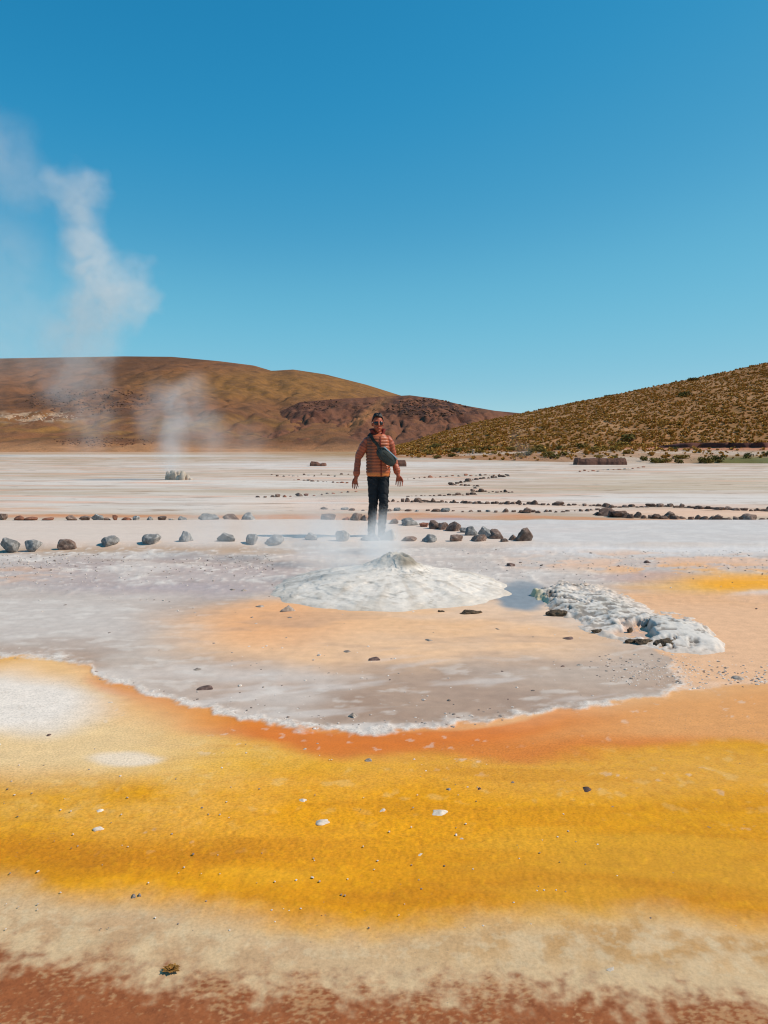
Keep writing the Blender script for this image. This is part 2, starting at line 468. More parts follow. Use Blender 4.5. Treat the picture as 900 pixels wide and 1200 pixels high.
    # mineral flakes fallen outside the rim
    c = mix(c, A(226, 212, 196), outm * sm(0.5, 0.6, fbm(x * 16 + 8, y * 14, 41, 3)) * sm(0.1, 0.3, nC) * 0.5 * (1 - sm(940, 1010, v)) * sm(2, 10, d) * 0.8)
    wet = np.clip(wet * (1 - cr), 0, 1)
    grain = np.maximum(grain, cr)
    # grit of many tones that the eye reads as one surface only from afar
    gn = fbm(x * 13, y * 13, 71, 4)
    c = c * (1 + 0.10 * gn * sm(640, 655, v0) * (1 - outm * 0.5))[:, None]
    # relief, metres
    z = 0.012 * nA + 0.006 * nC * sm(640, 660, v0)
    z = z + 0.006 * cr + 0.0025 * cr * nF
    z = z + outm * ym * (1 - tm * 0.75) * (0.0010 * nF + (0.0011 + 0.0009 * ell(u, v, 430, 950, 260, 60, 0.7)) * fbm(x * 62, y * 62, 51, 3)) * sm(870, 960, v0)
    z = z + outm * tm * 0.0004 * fbm(x * 60, y * 60, 52, 3)
    z = z + mid * (1 - sm(700, 720, v0)) * (1 - basin) * 0.012 * np.maximum(nE, 0)
    z = z + 0.05 * path
    return np.clip(c, 0.004, 0.9), wet, np.clip(grain, 0, 1), z

vr = np.concatenate([np.array([523.0, 523.6, 524.3, 525.0, 525.7, 526.4, 527.0]), np.arange(527.6, 560, 0.7), np.arange(560, 1216, 1.15)])
ys = ground_at(450, vr)[1]
ys = np.concatenate([[9000.0], ys, [1.45, 1.3, 1.1, 0.9, 0.5, 0.0, -1.0, -4.0, -30.0, -300.0]])
sc_ = np.concatenate([np.linspace(-3.0, -1.5, 16)[:-1], np.linspace(-1.5, -0.66, 150)[:-1], np.arange(-0.66, 0.6601, 0.0022), np.linspace(0.66, 1.5, 150)[1:], np.linspace(1.5, 3.0, 16)[1:]])
off = np.zeros(len(sc_)); off[0], off[-1] = -400, 400; off[1], off[-2] = -40, 40
X = sc_[None, :] * np.maximum(ys, 0.9)[:, None] + off[None, :]
Y = np.repeat(ys[:, None], len(sc_), 1)
gx, gy = X.ravel(), Y.ravel()
gcol, gwet, ggrain, gz = ground_colour(gx, gy)
_gv = pixel_of(gx, np.maximum(gy, 0.85))[1]
gfar = 1 - 0.85 * sm(597, 606, _gv) - 0.15 * sm(640, 660, _gv)
gfar = gfar + 0.35 * sm(645, 655, _gv) * (1 - sm(680, 700, _gv))
me = np_mesh('ground', np.stack([gx, gy, gz], 1), grid_faces(len(ys), len(sc_))[:, ::-1])
set_col(me, 'mineral', gcol); set_float(me, 'wet', gwet); set_float(me, 'grain', ggrain)
set_float(me, 'far', gfar)
link('ground', me, GROUND, kind='structure')

# ---------------------------------------------------------------- hills
HILL = attr_mat('hill_soil', 0.14, 0.76, 1.18, 0.55, 2.5)
NEARHILL = attr_mat('tussock_soil', 0.6, 0.82, 1.15, 0.5, 0.3)

def hill(name, s0, s1, y0, y1, y2, crest, prof, colour, mat, ns=420, ny=150, rough=None, foot=0.0):
    """terrain swelling from depth y0 to a crest line at depth y1(s), falling away to y2; crest gives the skyline height in photo rows"""
    s = np.linspace(s0, s1, ns)
    t = np.concatenate([np.linspace(0, 1, ny), np.linspace(1, 2, 30)[1:]])
    T, Sx = np.meshgrid(t, s, indexing='ij')
    U = CU + F * Sx
    cy = y1(U) if callable(y1) else np.full_like(U, y1)
    fy = y0(U) if callable(y0) else np.full_like(U, y0)
    Yh = np.where(T <= 1, fy + (cy - fy) * T, cy + (y2 - cy) * (T - 1))
    zc = CAM_H + (522 - crest(U)) / F * cy
    Zh = np.where(T <= 1, prof(np.clip(T, 0, 1)), np.cos(np.clip(T - 1, 0, 1) * np.pi / 2)) * zc
    Xh = Sx * Yh
    if rough is not None:
        Zh = Zh + rough(Xh, Yh, T) * np.sin(np.clip(T, 0, 1) * np.pi) ** 0.7
    Zh = Zh - 0.4 * (1 - sm(0, 0.04, T)) + foot
    me = np_mesh(name, np.stack([Xh.ravel(), Yh.ravel(), Zh.ravel()], 1), grid_faces(len(t), ns))
    u, v = pixel_of(Xh.ravel(), Yh.ravel(), Zh.ravel())
    set_col(me, 'mineral', np.clip(colour(Xh.ravel(), Yh.ravel(), u, v, T.ravel()), 0.005, 0.9))
    link(name, me, mat, kind='structure')
    return Xh, Yh, Zh

crestL = lambda U: curve(U, [(-700, 440), (-200, 428), (0, 422), (60, 421), (150, 419.5), (205, 420), (260, 425), (300, 430), (320, 436), (345, 434.5),
                             (382, 440), (430, 452), (470, 464.5), (510, 474), (560, 480), (612, 485), (700, 500), (900, 515)])
def colL(x, y, u, v, t):
    n = fbm(x / 60, y / 90, 3, 5); n2 = fbm(x / 14, y / 20, 4, 5); n3 = fbm(x / 4, y / 6, 9, 4)
    c = np.tile(A(134, 92, 62), (len(x), 1))
    c = mix(c, A(108, 76, 54), sm(-0.15, 0.35, n + 0.5 * n2) * 0.8)
    c = mix(c, A(146, 106, 58), ell(u, v, 350, 452, 170, 18, 0.6) * 0.8)
    c = mix(c, A(160, 118, 60), ell(u, v, 130, 500, 230, 16, 0.7) * sm(-0.3, 0.3, n2) * 0.7)
    c = mix(c, A(98, 70, 58), ell(u, v, 118, 473, 95, 21, 0.6) * sm(-0.25, 0.2, n2 + n3) * 0.85)
    c = mix(c, A(196, 168, 140), ell(u, v, 40, 489, 55, 7, 0.5) * sm(-0.15, 0.15, n3 + n2) * 0.95)
    c = mix(c, A(104, 66, 46), ell(u, v, 110, 518, 60, 6, 0.5) * sm(-0.1, 0.2, n3 + n2) * 0.9)
    c = mix(c, A(96, 70, 54), sm(0.12, 0.4, n3 + 0.7 * n2) * 0.45)
    c = mix(c, A(192, 142, 100), (1 - sm(0.01, 0.10, t)) * 0.85)
    c = mix(c, A(96, 62, 50), ell(u, v, 570, 488, 60, 9, 0.6) * 0.8)
    return c
roughL = lambda x, y, t: 3.4 * fbm(x / 45, y / 70, 15, 5) - 1.9 * np.exp(-np.abs(fbm(x / 30, y / 120, 16, 4)) * 9) + 1.2 * fbm(x / 9, y / 16, 19, 3)
LX, LY, LZ = hill('hill', -1.6, 0.55, 150, 520, 1100, crestL, lambda t: 0.10 * t + 0.90 * t ** 1.35, colL, HILL, 520, 190, roughL)

crestM = lambda U: curve(U, [(180, 523), (230, 516), (290, 500), (330, 482), (352, 472), (400, 468), (440, 466), (480, 464), (510, 468), (545, 476), (580, 482), (612, 489), (700, 505), (800, 518), (900, 524)])
def colM(x, y, u, v, t):
    n = fbm(x / 30, y / 30, 23, 5); n2 = fbm(x / 7, y / 12, 24, 5); n3 = fbm(x / 2.5, y / 4, 29, 4)
    c = np.tile(A(124, 84, 64), (len(x), 1))
    c = mix(c, A(108, 70, 54), sm(-0.1, 0.4, n + 0.4 * n2) * 0.75)
    c = mix(c, A(150, 104, 70), sm(0.1, 0.4, n2) * 0.5)
    c = mix(c, A(86, 54, 44), ell(u, v, 360, 478, 45, 16, 0.6) * sm(-0.3, 0.2, n2 + n3) * 0.85)
    c = mix(c, A(66, 48, 44), ell(u, v, 505, 477, 66, 13, 0.5) * sm(-0.25, 0.1, n3 + n2) * 0.95)
    c = mix(c, A(84, 56, 46), ell(u, v, 430, 480, 30, 8, 0.5) * sm(-0.2, 0.2, n3 + n2) * 0.7)
    c = mix(c, A(168, 118, 74), ell(u + (v - 490) * 1.2, v, 425, 490, 8, 30, 0.7) * 0.6)
    c = mix(c, A(174, 112, 66), (1 - sm(0.03, 0.2, t)) * 0.8)
    return c
roughM = lambda x, y, t: 2.6 * fbm(x / 16, y / 26, 25, 5) - 1.5 * np.exp(-np.abs(fbm(x / 12, y / 50, 26, 4)) * 9) + 0.8 * fbm(x / 4, y / 7, 28, 3)
MX, MY, MZ = hill('hill', -0.31, 0.5, 170, 300, 420, crestM, lambda t: 0.9 * t ** 1.25 + 0.1 * t, colM, HILL, 420, 130, roughM)

crestR = lambda U: curve(U, [(440, 528), (480, 519), (510, 509), (540, 500), (570, 493), (600, 487), (660, 475), (720, 463), (800, 446.5), (850, 436.5), (900, 425), (1100, 385), (1500, 330)])
yfoot = lambda U: curve(U, [(440, 80), (600, 62), (700, 54), (900, 52), (1500, 50)])
ycrest = lambda U: curve(U, [(440, 150), (600, 165), (900, 175), (1500, 170)])
def profR(t):
    # gravel apron first, then the even slope
    return np.where(t < 0.25, 0.085 * t / 0.25, 0.085 + 0.915 * ((np.maximum(t, 0.25) - 0.25) / 0.75) ** 1.05)
def colR(x, y, u, v, t):
    n = fbm(x / 9, y / 9, 33, 5); n2 = fbm(x / 2.2, y / 2.6, 34, 4)
    c = np.tile(A(158, 114, 72), (len(x), 1))
    c = mix(c, A(188, 146, 106), sm(0.0, 0.4, n) * 0.6)
    c = mix(c, A(140, 104, 56), sm(0.0, 0.4, n2) * 0.5)
    ap = 1 - sm(0.17, 0.27, t)
    c = mix(c, A(186, 152, 124), ap * 0.9)
    c = mix(c, A(172, 122, 82), ap * (1 - sm(600, 720, u)) * 0.8)
    c = mix(c, A(200, 186, 170), ap * sm(0.0, 0.3, n) * 0.7)
    c = mix(c, A(96, 100, 48), ell(u, v, 880, 540, 60, 5, 0.5) * 0.9)
    c = mix(c, A(196, 128, 96), ell(u, v, 850, 525.5, 110, 2.2, 0.5) * 0.8)
    return c
roughR = lambda x, y, t: 0.35 * fbm(x / 8, y / 8, 35, 5) + 0.1 * fbm(x / 1.5, y / 1.5, 36, 3)
RX, RY, RZ = hill('hill', -0.02, 1.3, yfoot, ycrest, 300, crestR, profR, colR, NEARHILL, 520, 240, roughR)

from mathutils.bvhtree import BVHTree
def bvh_of(X_, Y_, Z_):
    return BVHTree.FromPolygons([tuple(p) for p in np.stack([X_.ravel(), Y_.ravel(), Z_.ravel()], 1)], [tuple(int(i) for i in f) for f in grid_faces(*X_.shape)])
RB = bvh_of(RX, RY, RZ); LB = bvh_of(LX, LY, LZ); MB_ = bvh_of(MX, MY, MZ)
def drop(bvh, x, y):
    h = bvh.ray_cast(Vector((x, y, 400)), Vector((0, 0, -1)))
    return h[0].z if h[0] is not None else None
def shoot(bvh, u, v):
    a, b = (u - CU) / F, (CV - v) / F
    d = Vector((a, CP + b * SP, -SP + b * CP)).normalized()
    h = bvh.ray_cast(Vector((0, 0, CAM_H)), d)
    return h[0]
def on_right(u, v):
    p = shoot(RB, u, v)
    while p is None and v < 524:
        v += 1.5; p = shoot(RB, u, v)
    g = ground_at(u, v) if v > 524 else None
    if p is None or (g is not None and g[1] < p.y):
        return Vector((g[0], g[1], 0))
    return p

# ---------------------------------------------------------------- scattered masses
def ico(sub):
    bm = bmesh.new(); bmesh.ops.create_icosphere(bm, subdivisions=sub, radius=1)
    bm.verts.ensure_lookup_table()
    v = np.array([x.co[:] for x in bm.verts]); f = np.array([[x.index for x in q.verts] for q in bm.faces])
    bm.free()
    return v, f

def merge(shapes, places):
    """places: (x, y, z, sx, sy, sz, rot, shape index)"""
    V, Fc, n = [], [], 0
    for (x, y, z, sx, sy, sz, r, k) in places:
        v, f = shapes[k]
        c_, s_ = math.cos(r), math.sin(r)
        q = v * (sx, sy, sz)
        q = np.stack([q[:, 0] * c_ - q[:, 1] * s_ + x, q[:, 0] * s_ + q[:, 1] * c_ + y, q[:, 2] + z], 1)
        V.append(q); Fc.append(f + n); n += len(v)
    return np.concatenate(V), np.concatenate(Fc)

def rock_shape(seed, sub=3, cuts=9, flat=0.75, rough=0.08):
    r_ = np.random.default_rng(seed)
    v, f = ico(sub)
    for _ in range(cuts):
        n = r_.normal(size=3); n /= np.linalg.norm(n)
        d = r_.uniform(0.45, 0.82)
        k = v @ n
        v = v - np.maximum(k - d, 0)[:, None] * n * 0.92
    nn = fbm(v[:, 0] * 1.7 + v[:, 2] * 1.1 + seed, v[:, 1] * 1.7 - v[:, 2] * 0.8, seed % 50, 4)
    v = v * (1 + rough * 2 * nn)[:, None]
    v[:, 2] *= flat
    lo, hi = v.min(0), v.max(0)
    v = (v - (lo + hi) / 2) / ((hi - lo) / 2)        # unit half-extents
    v[:, 2] = v[:, 2] + 0.42                          # a little of it sits in the ground
    v[:, 2] /= 1.42
    return v, f                                       # x, y in -1..1, top at z = 1

def tussock_shape(seed, blades=22):
    r_ = np.random.default_rng(seed)
    V, Fc = [], []
    for i in range(blades):
        a = r_.uniform(0, 2 * np.pi); lean = r_.uniform(0.1, 1.0) ** 0.8; w_ = r_.uniform(0.10, 0.2)
        h = r_.uniform(0.7, 1.0) * (1.05 - 0.55 * lean)
        d = np.array([math.cos(a), math.sin(a)]); pq = np.array([-d[1], d[0]]) * w_
        b0 = d * 0.15 * lean; m_ = d * (0.5 * lean + 0.1); e_ = d * (0.95 * lean + 0.05)
        k = len(V)
        V += [(*(b0 - pq), -0.1), (*(b0 + pq), -0.1), (*(m_ + pq * 1.2), h * 0.75), (*(m_ - pq * 1.2), h * 0.75), (*e_, h), (*(e_ + pq * 0.3), h)]
        Fc += [(k, k + 1, k + 2, k + 3), (k + 3, k + 2, k + 5, k + 4)]
    return np.array(V, float), np.array(Fc)

def leaf_mat(name, c1, c2, rnd=0.25):
    m = M(name)
    g = m.n('NewGeometry')
    f = m.noise(0.8, 3, 0.6, g.outputs['Position'])
    f = m.math('MULTIPLY_ADD', g.outputs['Random Per Island'], 0.5, m.math('MULTIPLY', f, 0.5))
    m.l(m.ramp(f, [(0.25, c1), (0.75, c2)]), m.b.inputs['Base Color'])
    m.b.inputs['Roughness'].default_value = 0.9
    m.b.inputs['Specular IOR Level'].default_value = 0.1
    return m.m
TUSS = leaf_mat('dry_tussock', A(150, 114, 56), A(222, 178, 98))
SHRUB = leaf_mat('shrub_leaves', A(84, 78, 40), A(138, 124, 66))
SHRUB2 = leaf_mat('olive_shrub_leaves', A(118, 98, 44), A(178, 146, 74))

tsh = [tussock_shape(i) for i in range(6)]
pl = []
nT, nY = RX.shape[0], RX.shape[1]
tries = 0
while len(pl) < 15000 and tries < 90000:
    tries += 1
    y = 58 + (178 - 58) * random.random() ** 1.0
    s = random.uniform(-0.0, 0.66)
    x = s * y
    U = CU + F * s
    fy, cy = float(yfoot(U)), float(ycrest(U))
    t = (y - fy) / (cy - fy)
    dens = float(sm(0.17, 0.30, np.array(t))) * 1.0 + 0.10
    if t < 0.03 or t > 1.03: continue
    cl = 0.45 * float(fbm(np.array([x / 5]), np.array([y / 6]), 61, 3)[0])
    if random.random() > dens * (0.55 + 0.9 * cl): continue
    z = drop(RB, x, y)
    if z is None: continue
    r_ = 0.17 + 0.26 * random.random() ** 1.6 + 0.2 * (random.random() < 0.04)
    pl.append((x, y, z, r_, r_, r_ * random.uniform(0.75, 1.2), random.uniform(0, 6.3), random.randrange(6)))
V, Fc = merge(tsh, pl)
link('tussock_grass', np_mesh('tussock_grass', V, Fc, False), TUSS, kind='stuff', label='yellow dry grass tussocks spread over the hillside on the right', cat='grass')

# rubble on the brown slopes: rock debris nobody could count
rsh = [rock_shape(400 + i, 1, 5, 0.8) for i in range(6)]
RUB = simple('dark_rubble', A(96, 66, 50), A(128, 90, 66), 0.6, bump=0.4, dist=0.2)
RUBP = simple('pale_rubble', A(176, 146, 124), A(214, 190, 166), 0.6, bump=0.4, dist=0.2)
def rubble(bvh, zones, name, mat, label):
    pl = []
    for (cu, cv, ru, rv, n, s0, s1) in zones:
        for _ in range(n):
            a = random.uniform(0, 6.283); q = math.sqrt(random.random())
            p = shoot(bvh, cu + ru * q * math.cos(a), cv + rv * q * math.sin(a))
            if p is None: continue
            r_ = random.uniform(s0, s1) * p.y / F
            pl.append((p.x, p.y, p.z - r_ * 0.2, r_, r_ * 0.8, r_ * random.uniform(0.6, 1.0), random.uniform(0, 6.3), random.randrange(6)))
    V, Fc = merge(rsh, pl)
    link(name, np_mesh(name, V, Fc, False), mat, kind='stuff', label=label, cat='rubble')
rubble(LB, [(105, 470, 75, 16, 330, 0.6, 2.0), (120, 518, 60, 6, 200, 0.5, 1.7), (70, 474, 40, 6, 40, 0.6, 1.5)], 'rubble', RUB, 'dark rock rubble strewn over the left hillside')
rubble(LB, [(42, 489, 48, 5, 130, 0.6, 1.6)], 'rubble', RUBP, 'pale rock rubble in a streak on the left hillside')
rubble(MB_, [(505, 478, 50, 11, 260, 0.7, 2.4), (365, 474, 36, 8, 130, 0.5, 1.7), (435, 476, 26, 7, 30, 0.5, 1.3)], 'rubble', RUB, 'dark crags and loose rock below the middle hill crest')
rubble(RB, [(640, 532, 60, 7, 160, 0.5, 1.2), (560, 530, 60, 6, 90, 0.4, 1.0), (800, 532, 110, 8, 190, 0.4, 1.0), (800, 470, 30, 8, 20, 0.6, 1.3)], 'rubble', simple('foot_rubble', A(128, 96, 78), A(196, 166, 146), 1.2, dist=0.1), 'loose stones at the foot of the right hill')

# ---------------------------------------------------------------- shrubs at the foot of the right hill
def shrub_mesh(seed, n=260):
    r_ = np.random.default_rng(seed)
    V, Fc = [], []
    lobes = [(r_.uniform(-0.6, 0.6), r_.uniform(-0.5, 0.5), r_.uniform(0.35, 0.65), r_.uniform(0.3, 0.5)) for _ in range(6)]
    for i in range(n):
        lx, ly, lz, lr = lobes[i % 6]
        d = r_.normal(size=3); d /= np.linalg.norm(d)
        p = np.array([lx, ly, lz * 0.8]) + d * lr * r_.uniform(0.55, 1.0)
        p[2] = max(p[2], 0.02)
        a = r_.normal(size=3); a /= np.linalg.norm(a)
        b = np.cross(a, d + 0.3 * r_.normal(size=3)); b /= np.linalg.norm(b) + 1e-6
        s = r_.uniform(0.07, 0.14)
        k = len(V)
        V += [p - a * s, p - b * s * 0.6, p + a * s, p + b * s * 0.6]
        Fc.append((k, k + 1, k + 2, k + 3))
    return np.array(V), np.array(Fc)
WOOD = simple('shrub_wood', A(90, 66, 44), A(120, 92, 64), 8)
def stem_mesh(seed):
    r_ = np.random.default_rng(seed)
    bm = bmesh.new()
    for i in range(7):
        a = r_.uniform(0, 6.28); top = Vector((0.6 * math.cos(a) * r_.uniform(0.2, 1), 0.5 * math.sin(a), r_.uniform(0.4, 0.7)))
        g = bmesh.ops.create_cone(bm, cap_ends=True, segments=5, radius1=0.05, radius2=0.02, depth=top.length)
        bmesh.ops.transform(bm, verts=g['verts'], matrix=top.to_track_quat('Z', 'Y').to_matrix().to_4x4() @ Matrix.Translation((0, 0, top.length / 2)))
    me = bpy.data.meshes.new('stem'); bm.to_mesh(me); bm.free()
    me.materials.append(WOOD)
    return me
sv = []
for i in range(5):
    V, Fc = shrub_mesh(70 + i)
    a = np_mesh('foliage', V, Fc, False); a.materials.append(SHRUB if i < 3 else SHRUB2)
    sv.append((a, stem_mesh(90 + i)))
shrubs = [(618, 534, 14, 5, 1, None), (634, 530, 16, 6, 0, 'dark green shrub left of the pale gravel below the right hill'),
          (643, 535, 18, 7, 2, None), (658, 527, 12, 6, 0, None), (682, 526, 15, 7, 1, None), (700, 530, 18, 9, 3, 'olive shrub with rusty tinge above the low brown wall'),
          (718, 529, 14, 8, 4, None), (739, 517, 26, 9, 2, 'wide dark shrub high at the foot of the tussock slope'), (727, 523, 20, 7, 3, None),
          (754, 540, 9, 7, 0, None), (768, 543, 14, 7, 1, None), (780, 542, 12, 6, 3, None), (795, 543, 10, 7, 0, 'small round shrub just left of the largest dark shrub pair'),
          (826, 543, 18, 8, 1, 'large dark shrub, left one of the pair right of centre hill foot'), (843, 540, 16, 7, 2, 'large dark shrub, right one of the pair at the hill foot'),
          (877, 537, 10, 8, 0, 'dark upright shrub left of the shrub at the frame edge'), (898, 535, 9, 7, 2, 'dark shrub at the right frame edge on the green patch'),
          (803, 465, 14, 8, 0, 'lone dark shrub high on the tussock hillside'), (813, 446, 12, 4, 1, 'dark shrub on the crest of the right hill'),
          (562, 531, 10, 5, 3, None), (542, 528, 12, 5, 4, None), (525, 531, 10, 5, 3, None), (580, 532, 9, 4, 4, None), (500, 530, 10, 4, 3, None),
          (710, 464, 4, 3, 1, 'tiny dark shrub breaking the skyline of the right hill')]
shrubs += [(random.uniform(478, 670), random.uniform(524, 538), random.uniform(8, 15), random.uniform(3.5, 6), random.randrange(5), None) for _ in range(18)]
shrubs += [(random.uniform(690, 850), random.uniform(528, 543), random.uniform(7, 13), random.uniform(3.5, 6), random.randrange(5), None) for _ in range(12)]
for (u, v, wpx, hpx, k, lab) in shrubs:
    p = on_right(u, v)
    m = p.y / F
    r0 = bpy.data.objects.new('shrub', None); col.objects.link(r0)
    r0.location = p
    r0.scale = (wpx * m / 1.3, wpx * m / 1.3, hpx * m / 0.85)
    r0.rotation_euler.z = random.uniform(0, 6.28)
    r0['label'] = lab or ('low olive shrub among the stones at the hill foot' if k > 2 else 'low dark green shrub among the stones at the hill foot')
    r0['category'] = 'shrub'; r0['group'] = 'shrubs at the foot of the right hill'
    link('foliage', sv[k][0], None, r0); link('stem', sv[k][1], None, r0)

# ---------------------------------------------------------------- low walls and bank out on the flats
WALL = simple('mud_wall', A(96, 66, 56), A(134, 96, 80), 3.0, bump=0.7, dist=0.08)
def low_wall(u0, u1, v, hpx, label, depth=1.2, seed=0, mat=WALL, name='low_wall', cat='wall', slope=0.15, pos=None):
    x0, y0 = ground_at(u0, v); x1, _ = ground_at(u1, v)
    m = y0 / F
    n = max(8, int((u1 - u0) / 1.2))
    xs = np.linspace(x0, x1, n)
    top = hpx * m * (1 + slope * fbm(xs * 1.4, xs * 0 + seed, 70 + seed, 3))
    endf = np.minimum(1, np.minimum(np.arange(n), np.arange(n)[::-1]) / 2 + 0.55)
    top = top * endf
    dy = 0.12 * fbm(xs * 1.1, xs * 0 + 5, 71 + seed, 3)
    rows = []
    for (oy, oz) in ((-depth * .5, -0.1), (-depth * .46, 0.5), (-depth * .38, 0.96), (0, 1.0), (depth * .38, 0.95), (depth * .5, -0.1)):
        rows.append(np.stack([xs, y0 + oy + dy, np.where(oz < 0, -0.1, oz * top)], 1))
    V = np.concatenate(rows)
    f = grid_faces(6, n)[:, ::-1]
    bm = bmesh.new()
    vv = [bm.verts.new(p) for p in V]
    for q in f: bm.faces.new([vv[i] for i in q])
    for e in (0, n - 1): bm.faces.new([vv[r_ * n + e] for r_ in range(6)])
    bmesh.ops.recalc_face_normals(bm, faces=bm.faces)
    me = bpy.data.meshes.new(name); bm.to_mesh(me); bm.free()
    return link(name, me, mat, label=label, cat=cat)
low_wall(674, 732, 544.5, 7.5, 'long low brown wall at the foot of the right hill', seed=1, slope=0.35)
low_wall(458, 476, 546.5, 7.5, 'short low dark wall just right of the man', seed=2)
low_wall(364, 382, 546.0, 4.2, 'short low rubble wall left of the man', seed=3, slope=0.9)
# dark earth bank cut along the right hill
BANK = simple('bank_earth', A(74, 40, 32), A(112, 62, 48), 0.8, bump=0.6, dist=0.2)
xs = np.linspace(0, 1, 90)
rows = [[], [], [], []]
for q in xs:
    u = 775 + q * 420; vb = 524.5 - 0.0 * q
    p = on_right(u, vb)
    m = p.y / F
    hh = 5.6 * m * min(1, q * 9 + 0.15) * (1 + 0.2 * float(fbm(np.array([q * 30]), np.array([1.0]), 77, 3)[0]))
    rows[0].append((p.x, p.y - 0.3, p.z - 0.3)); rows[1].append((p.x, p.y, p.z + hh * 0.55))
    rows[2].append((p.x, p.y + 0.25, p.z + hh)); rows[3].append((p.x, p.y + 3.5, p.z + hh * 0.9))
link('earth_bank', np_mesh('earth_bank', np.concatenate([np.array(r_) for r_ in rows]), grid_faces(4, 90)), BANK, kind='structure')

# ---------------------------------------------------------------- stones
def rock_mat(name, c1, c2, c3, scale, bump=0.02):
    m = M(name)
    tc = m.n('TexCoord').outputs['Object']
    f = m.noise(scale, 7, 0.65, tc)
    c = m.ramp(f, [(0.28, c1), (0.52, c2), (0.75, c3)])
    oi = m.n('ObjectInfo')
    hs = m.n('HueSaturation'); m.l(c, hs.inputs['Color'])
    m.l(m.math('MULTIPLY_ADD', oi.outputs['Random'], 0.5, 0.75), hs.inputs['Value'])
    m.l(hs.outputs[0], m.b.inputs['Base Color'])
    m.b.inputs['Roughness'].default_value = 0.92
    m.b.inputs['Specular IOR Level'].default_value = 0.2
    m.l(m.bump(m.noise(scale * 2.2, 9, 0.7, tc), 0.6, bump), m.b.inputs['Normal'])
    return m.m
ROCKG = rock_mat('grey_stone', A(100, 101, 101), A(146, 146, 145), A(206, 205, 202), 2.2)
ROCKB = rock_mat('brown_stone', A(90, 72, 66), A(132, 112, 102), A(186, 168, 156), 2.2)
ROCKR = rock_mat('red_stone', A(112, 74, 60), A(156, 106, 86), A(196, 150, 128), 2.2)
ROCKP = rock_mat('pale_stone', A(150, 140, 132), A(196, 188, 178), A(226, 220, 212), 2.2)
def rock_meshes(mat, base, n, sub=3, cuts=10):
    out = []
    for i in range(n):
        V, Fc = rock_shape(base + i, sub, cuts)
        me = np_mesh('stone', V, Fc, True); me.materials.append(mat)
        out.append(me)
    return out
RG = rock_meshes(ROCKG, 100, 6, 4); RBn = rock_meshes(ROCKB, 120, 6, 4); RR = rock_meshes(ROCKR, 140, 4, 3); RP = rock_meshes(ROCKP, 160, 4, 3)
PEBG = rock_mat('grey_pebble', A(112, 102, 94), A(164, 153, 143), A(216, 206, 196), 1.6, 0.002)
PEBB = rock_mat('dark_pebble', A(74, 58, 54), A(110, 90, 84), A(190, 164, 156), 1.4, 0.002)
PEBP = rock_mat('pale_flake', A(190, 178, 160), A(222, 210, 194), A(236, 228, 216), 1.6, 0.002)
PEBR = rock_mat('rusty_pebble', A(110, 66, 48), A(150, 94, 70), A(190, 140, 110), 1.6, 0.002)
PSETS = {'g': rock_meshes(PEBG, 180, 5, 3), 'b': rock_meshes(PEBB, 190, 5, 3), 'p': rock_meshes(PEBP, 200, 5, 3), 'r': rock_meshes(PEBR, 205, 2, 3)}
SETS = {'g': RG, 'b': RBn, 'r': RR, 'p': RP}

def stone(u, v, wpx, hpx, kind, label, group, k=None, name='stone', cat='stone', z=0.0, rot=None, dep=0.85):
    x, y = ground_at(u, v, z)
    m = y / F
    s = (PSETS if name == 'pebble' else SETS)[kind]
    me = s[(k if k is not None else random.randrange(len(s))) % len(s)]
    o = link(name, me, None, label=label, cat=cat, group=group)
    a = random.uniform(-0.5, 0.5) + random.choice((0, math.pi)) if rot is None else rot
    o.rotation_euler = (0, 0, a)
    o.scale = (wpx * m / 2, wpx * m / 2 * dep, hpx * m * random.uniform(0.84, 1.0))
    o.location = (x, y + wpx * m / 2 * dep * 1.15, z - 0.012)
    return o

G1 = 'stones lining the near edge of the pale path'
near = [(6, 647, 26, 16, 'g', 'pale bluish rounded stone cut by the left frame edge'),
        (35, 646, 20, 13, 'g', 'grey stone with dark underside next to the stone at left edge'),
        (75, 644, 24, 12, 'b', 'dark jagged brown stone, third stone from the left in front row'),
        (125, 641, 24, 12, 'g', 'low pale grey stone with dark base right of the jagged stone'),
        (174, 640, 24, 14, 'g', 'grey humped stone, fifth stone from the left in front row'),
        (214, 639, 20, 16, 'g', 'upright squarish grey stone, sixth from the left in front row'),
        (263, 639, 24, 14, 'g', 'blocky grey stone with pale right face, seventh from left in front row'),
        (294, 640, 15, 14, 'g', 'narrow upright grey stone left of the misty wide stone'),
        (320, 640, 26, 13, 'g', 'wide low grey stone half veiled in steam, ninth in front row'),
        (364, 637, 17, 12, 'g', 'small grey stone nearly hidden by steam left of the man'),
        (401, 636, 18, 16, 'g', 'upright grey stone with pale top just left of the man'),
        (433, 635.5, 24, 11, 'g', 'low grey stone at the feet of the man, on his right'),
        (455, 635, 21, 16, 'p', 'pale rounded stone at the feet of the man, on his left'),
        (479, 636, 21, 8, 'b', 'flat dark brown stone right of the steaming vent'),
        (503, 637, 22, 13, 'g', 'domed grey stone right of the flat dark stone'),
        (535.5, 636.5, 17, 10, 'b', 'small boxy brown stone right of the domed grey stone'),
        (562, 636.5, 21, 11, 'b', 'angular brown stone in front of the big tilted boulders'),
        (592, 637, 11, 7, 'b', 'little dark greenish stone left of the end stone'),
        (601, 635, 10, 9, 'b', 'small brown stone tucked against the end stone'),
        (615, 636.5, 26, 19, 'b', 'large dark rounded stone that ends the front row on the right')]
for i, a in enumerate(near):
    a = (a[0], a[1] - (3.2 if i < 10 else 1.0), a[2] * 0.93, a[3] * 0.93, *a[4:])
    stone(*a[:5], a[5], G1, k=i + (3 if i > 6 else 0), rot=(i * 0.37) % 0.6 - 0.3, z=0.045)

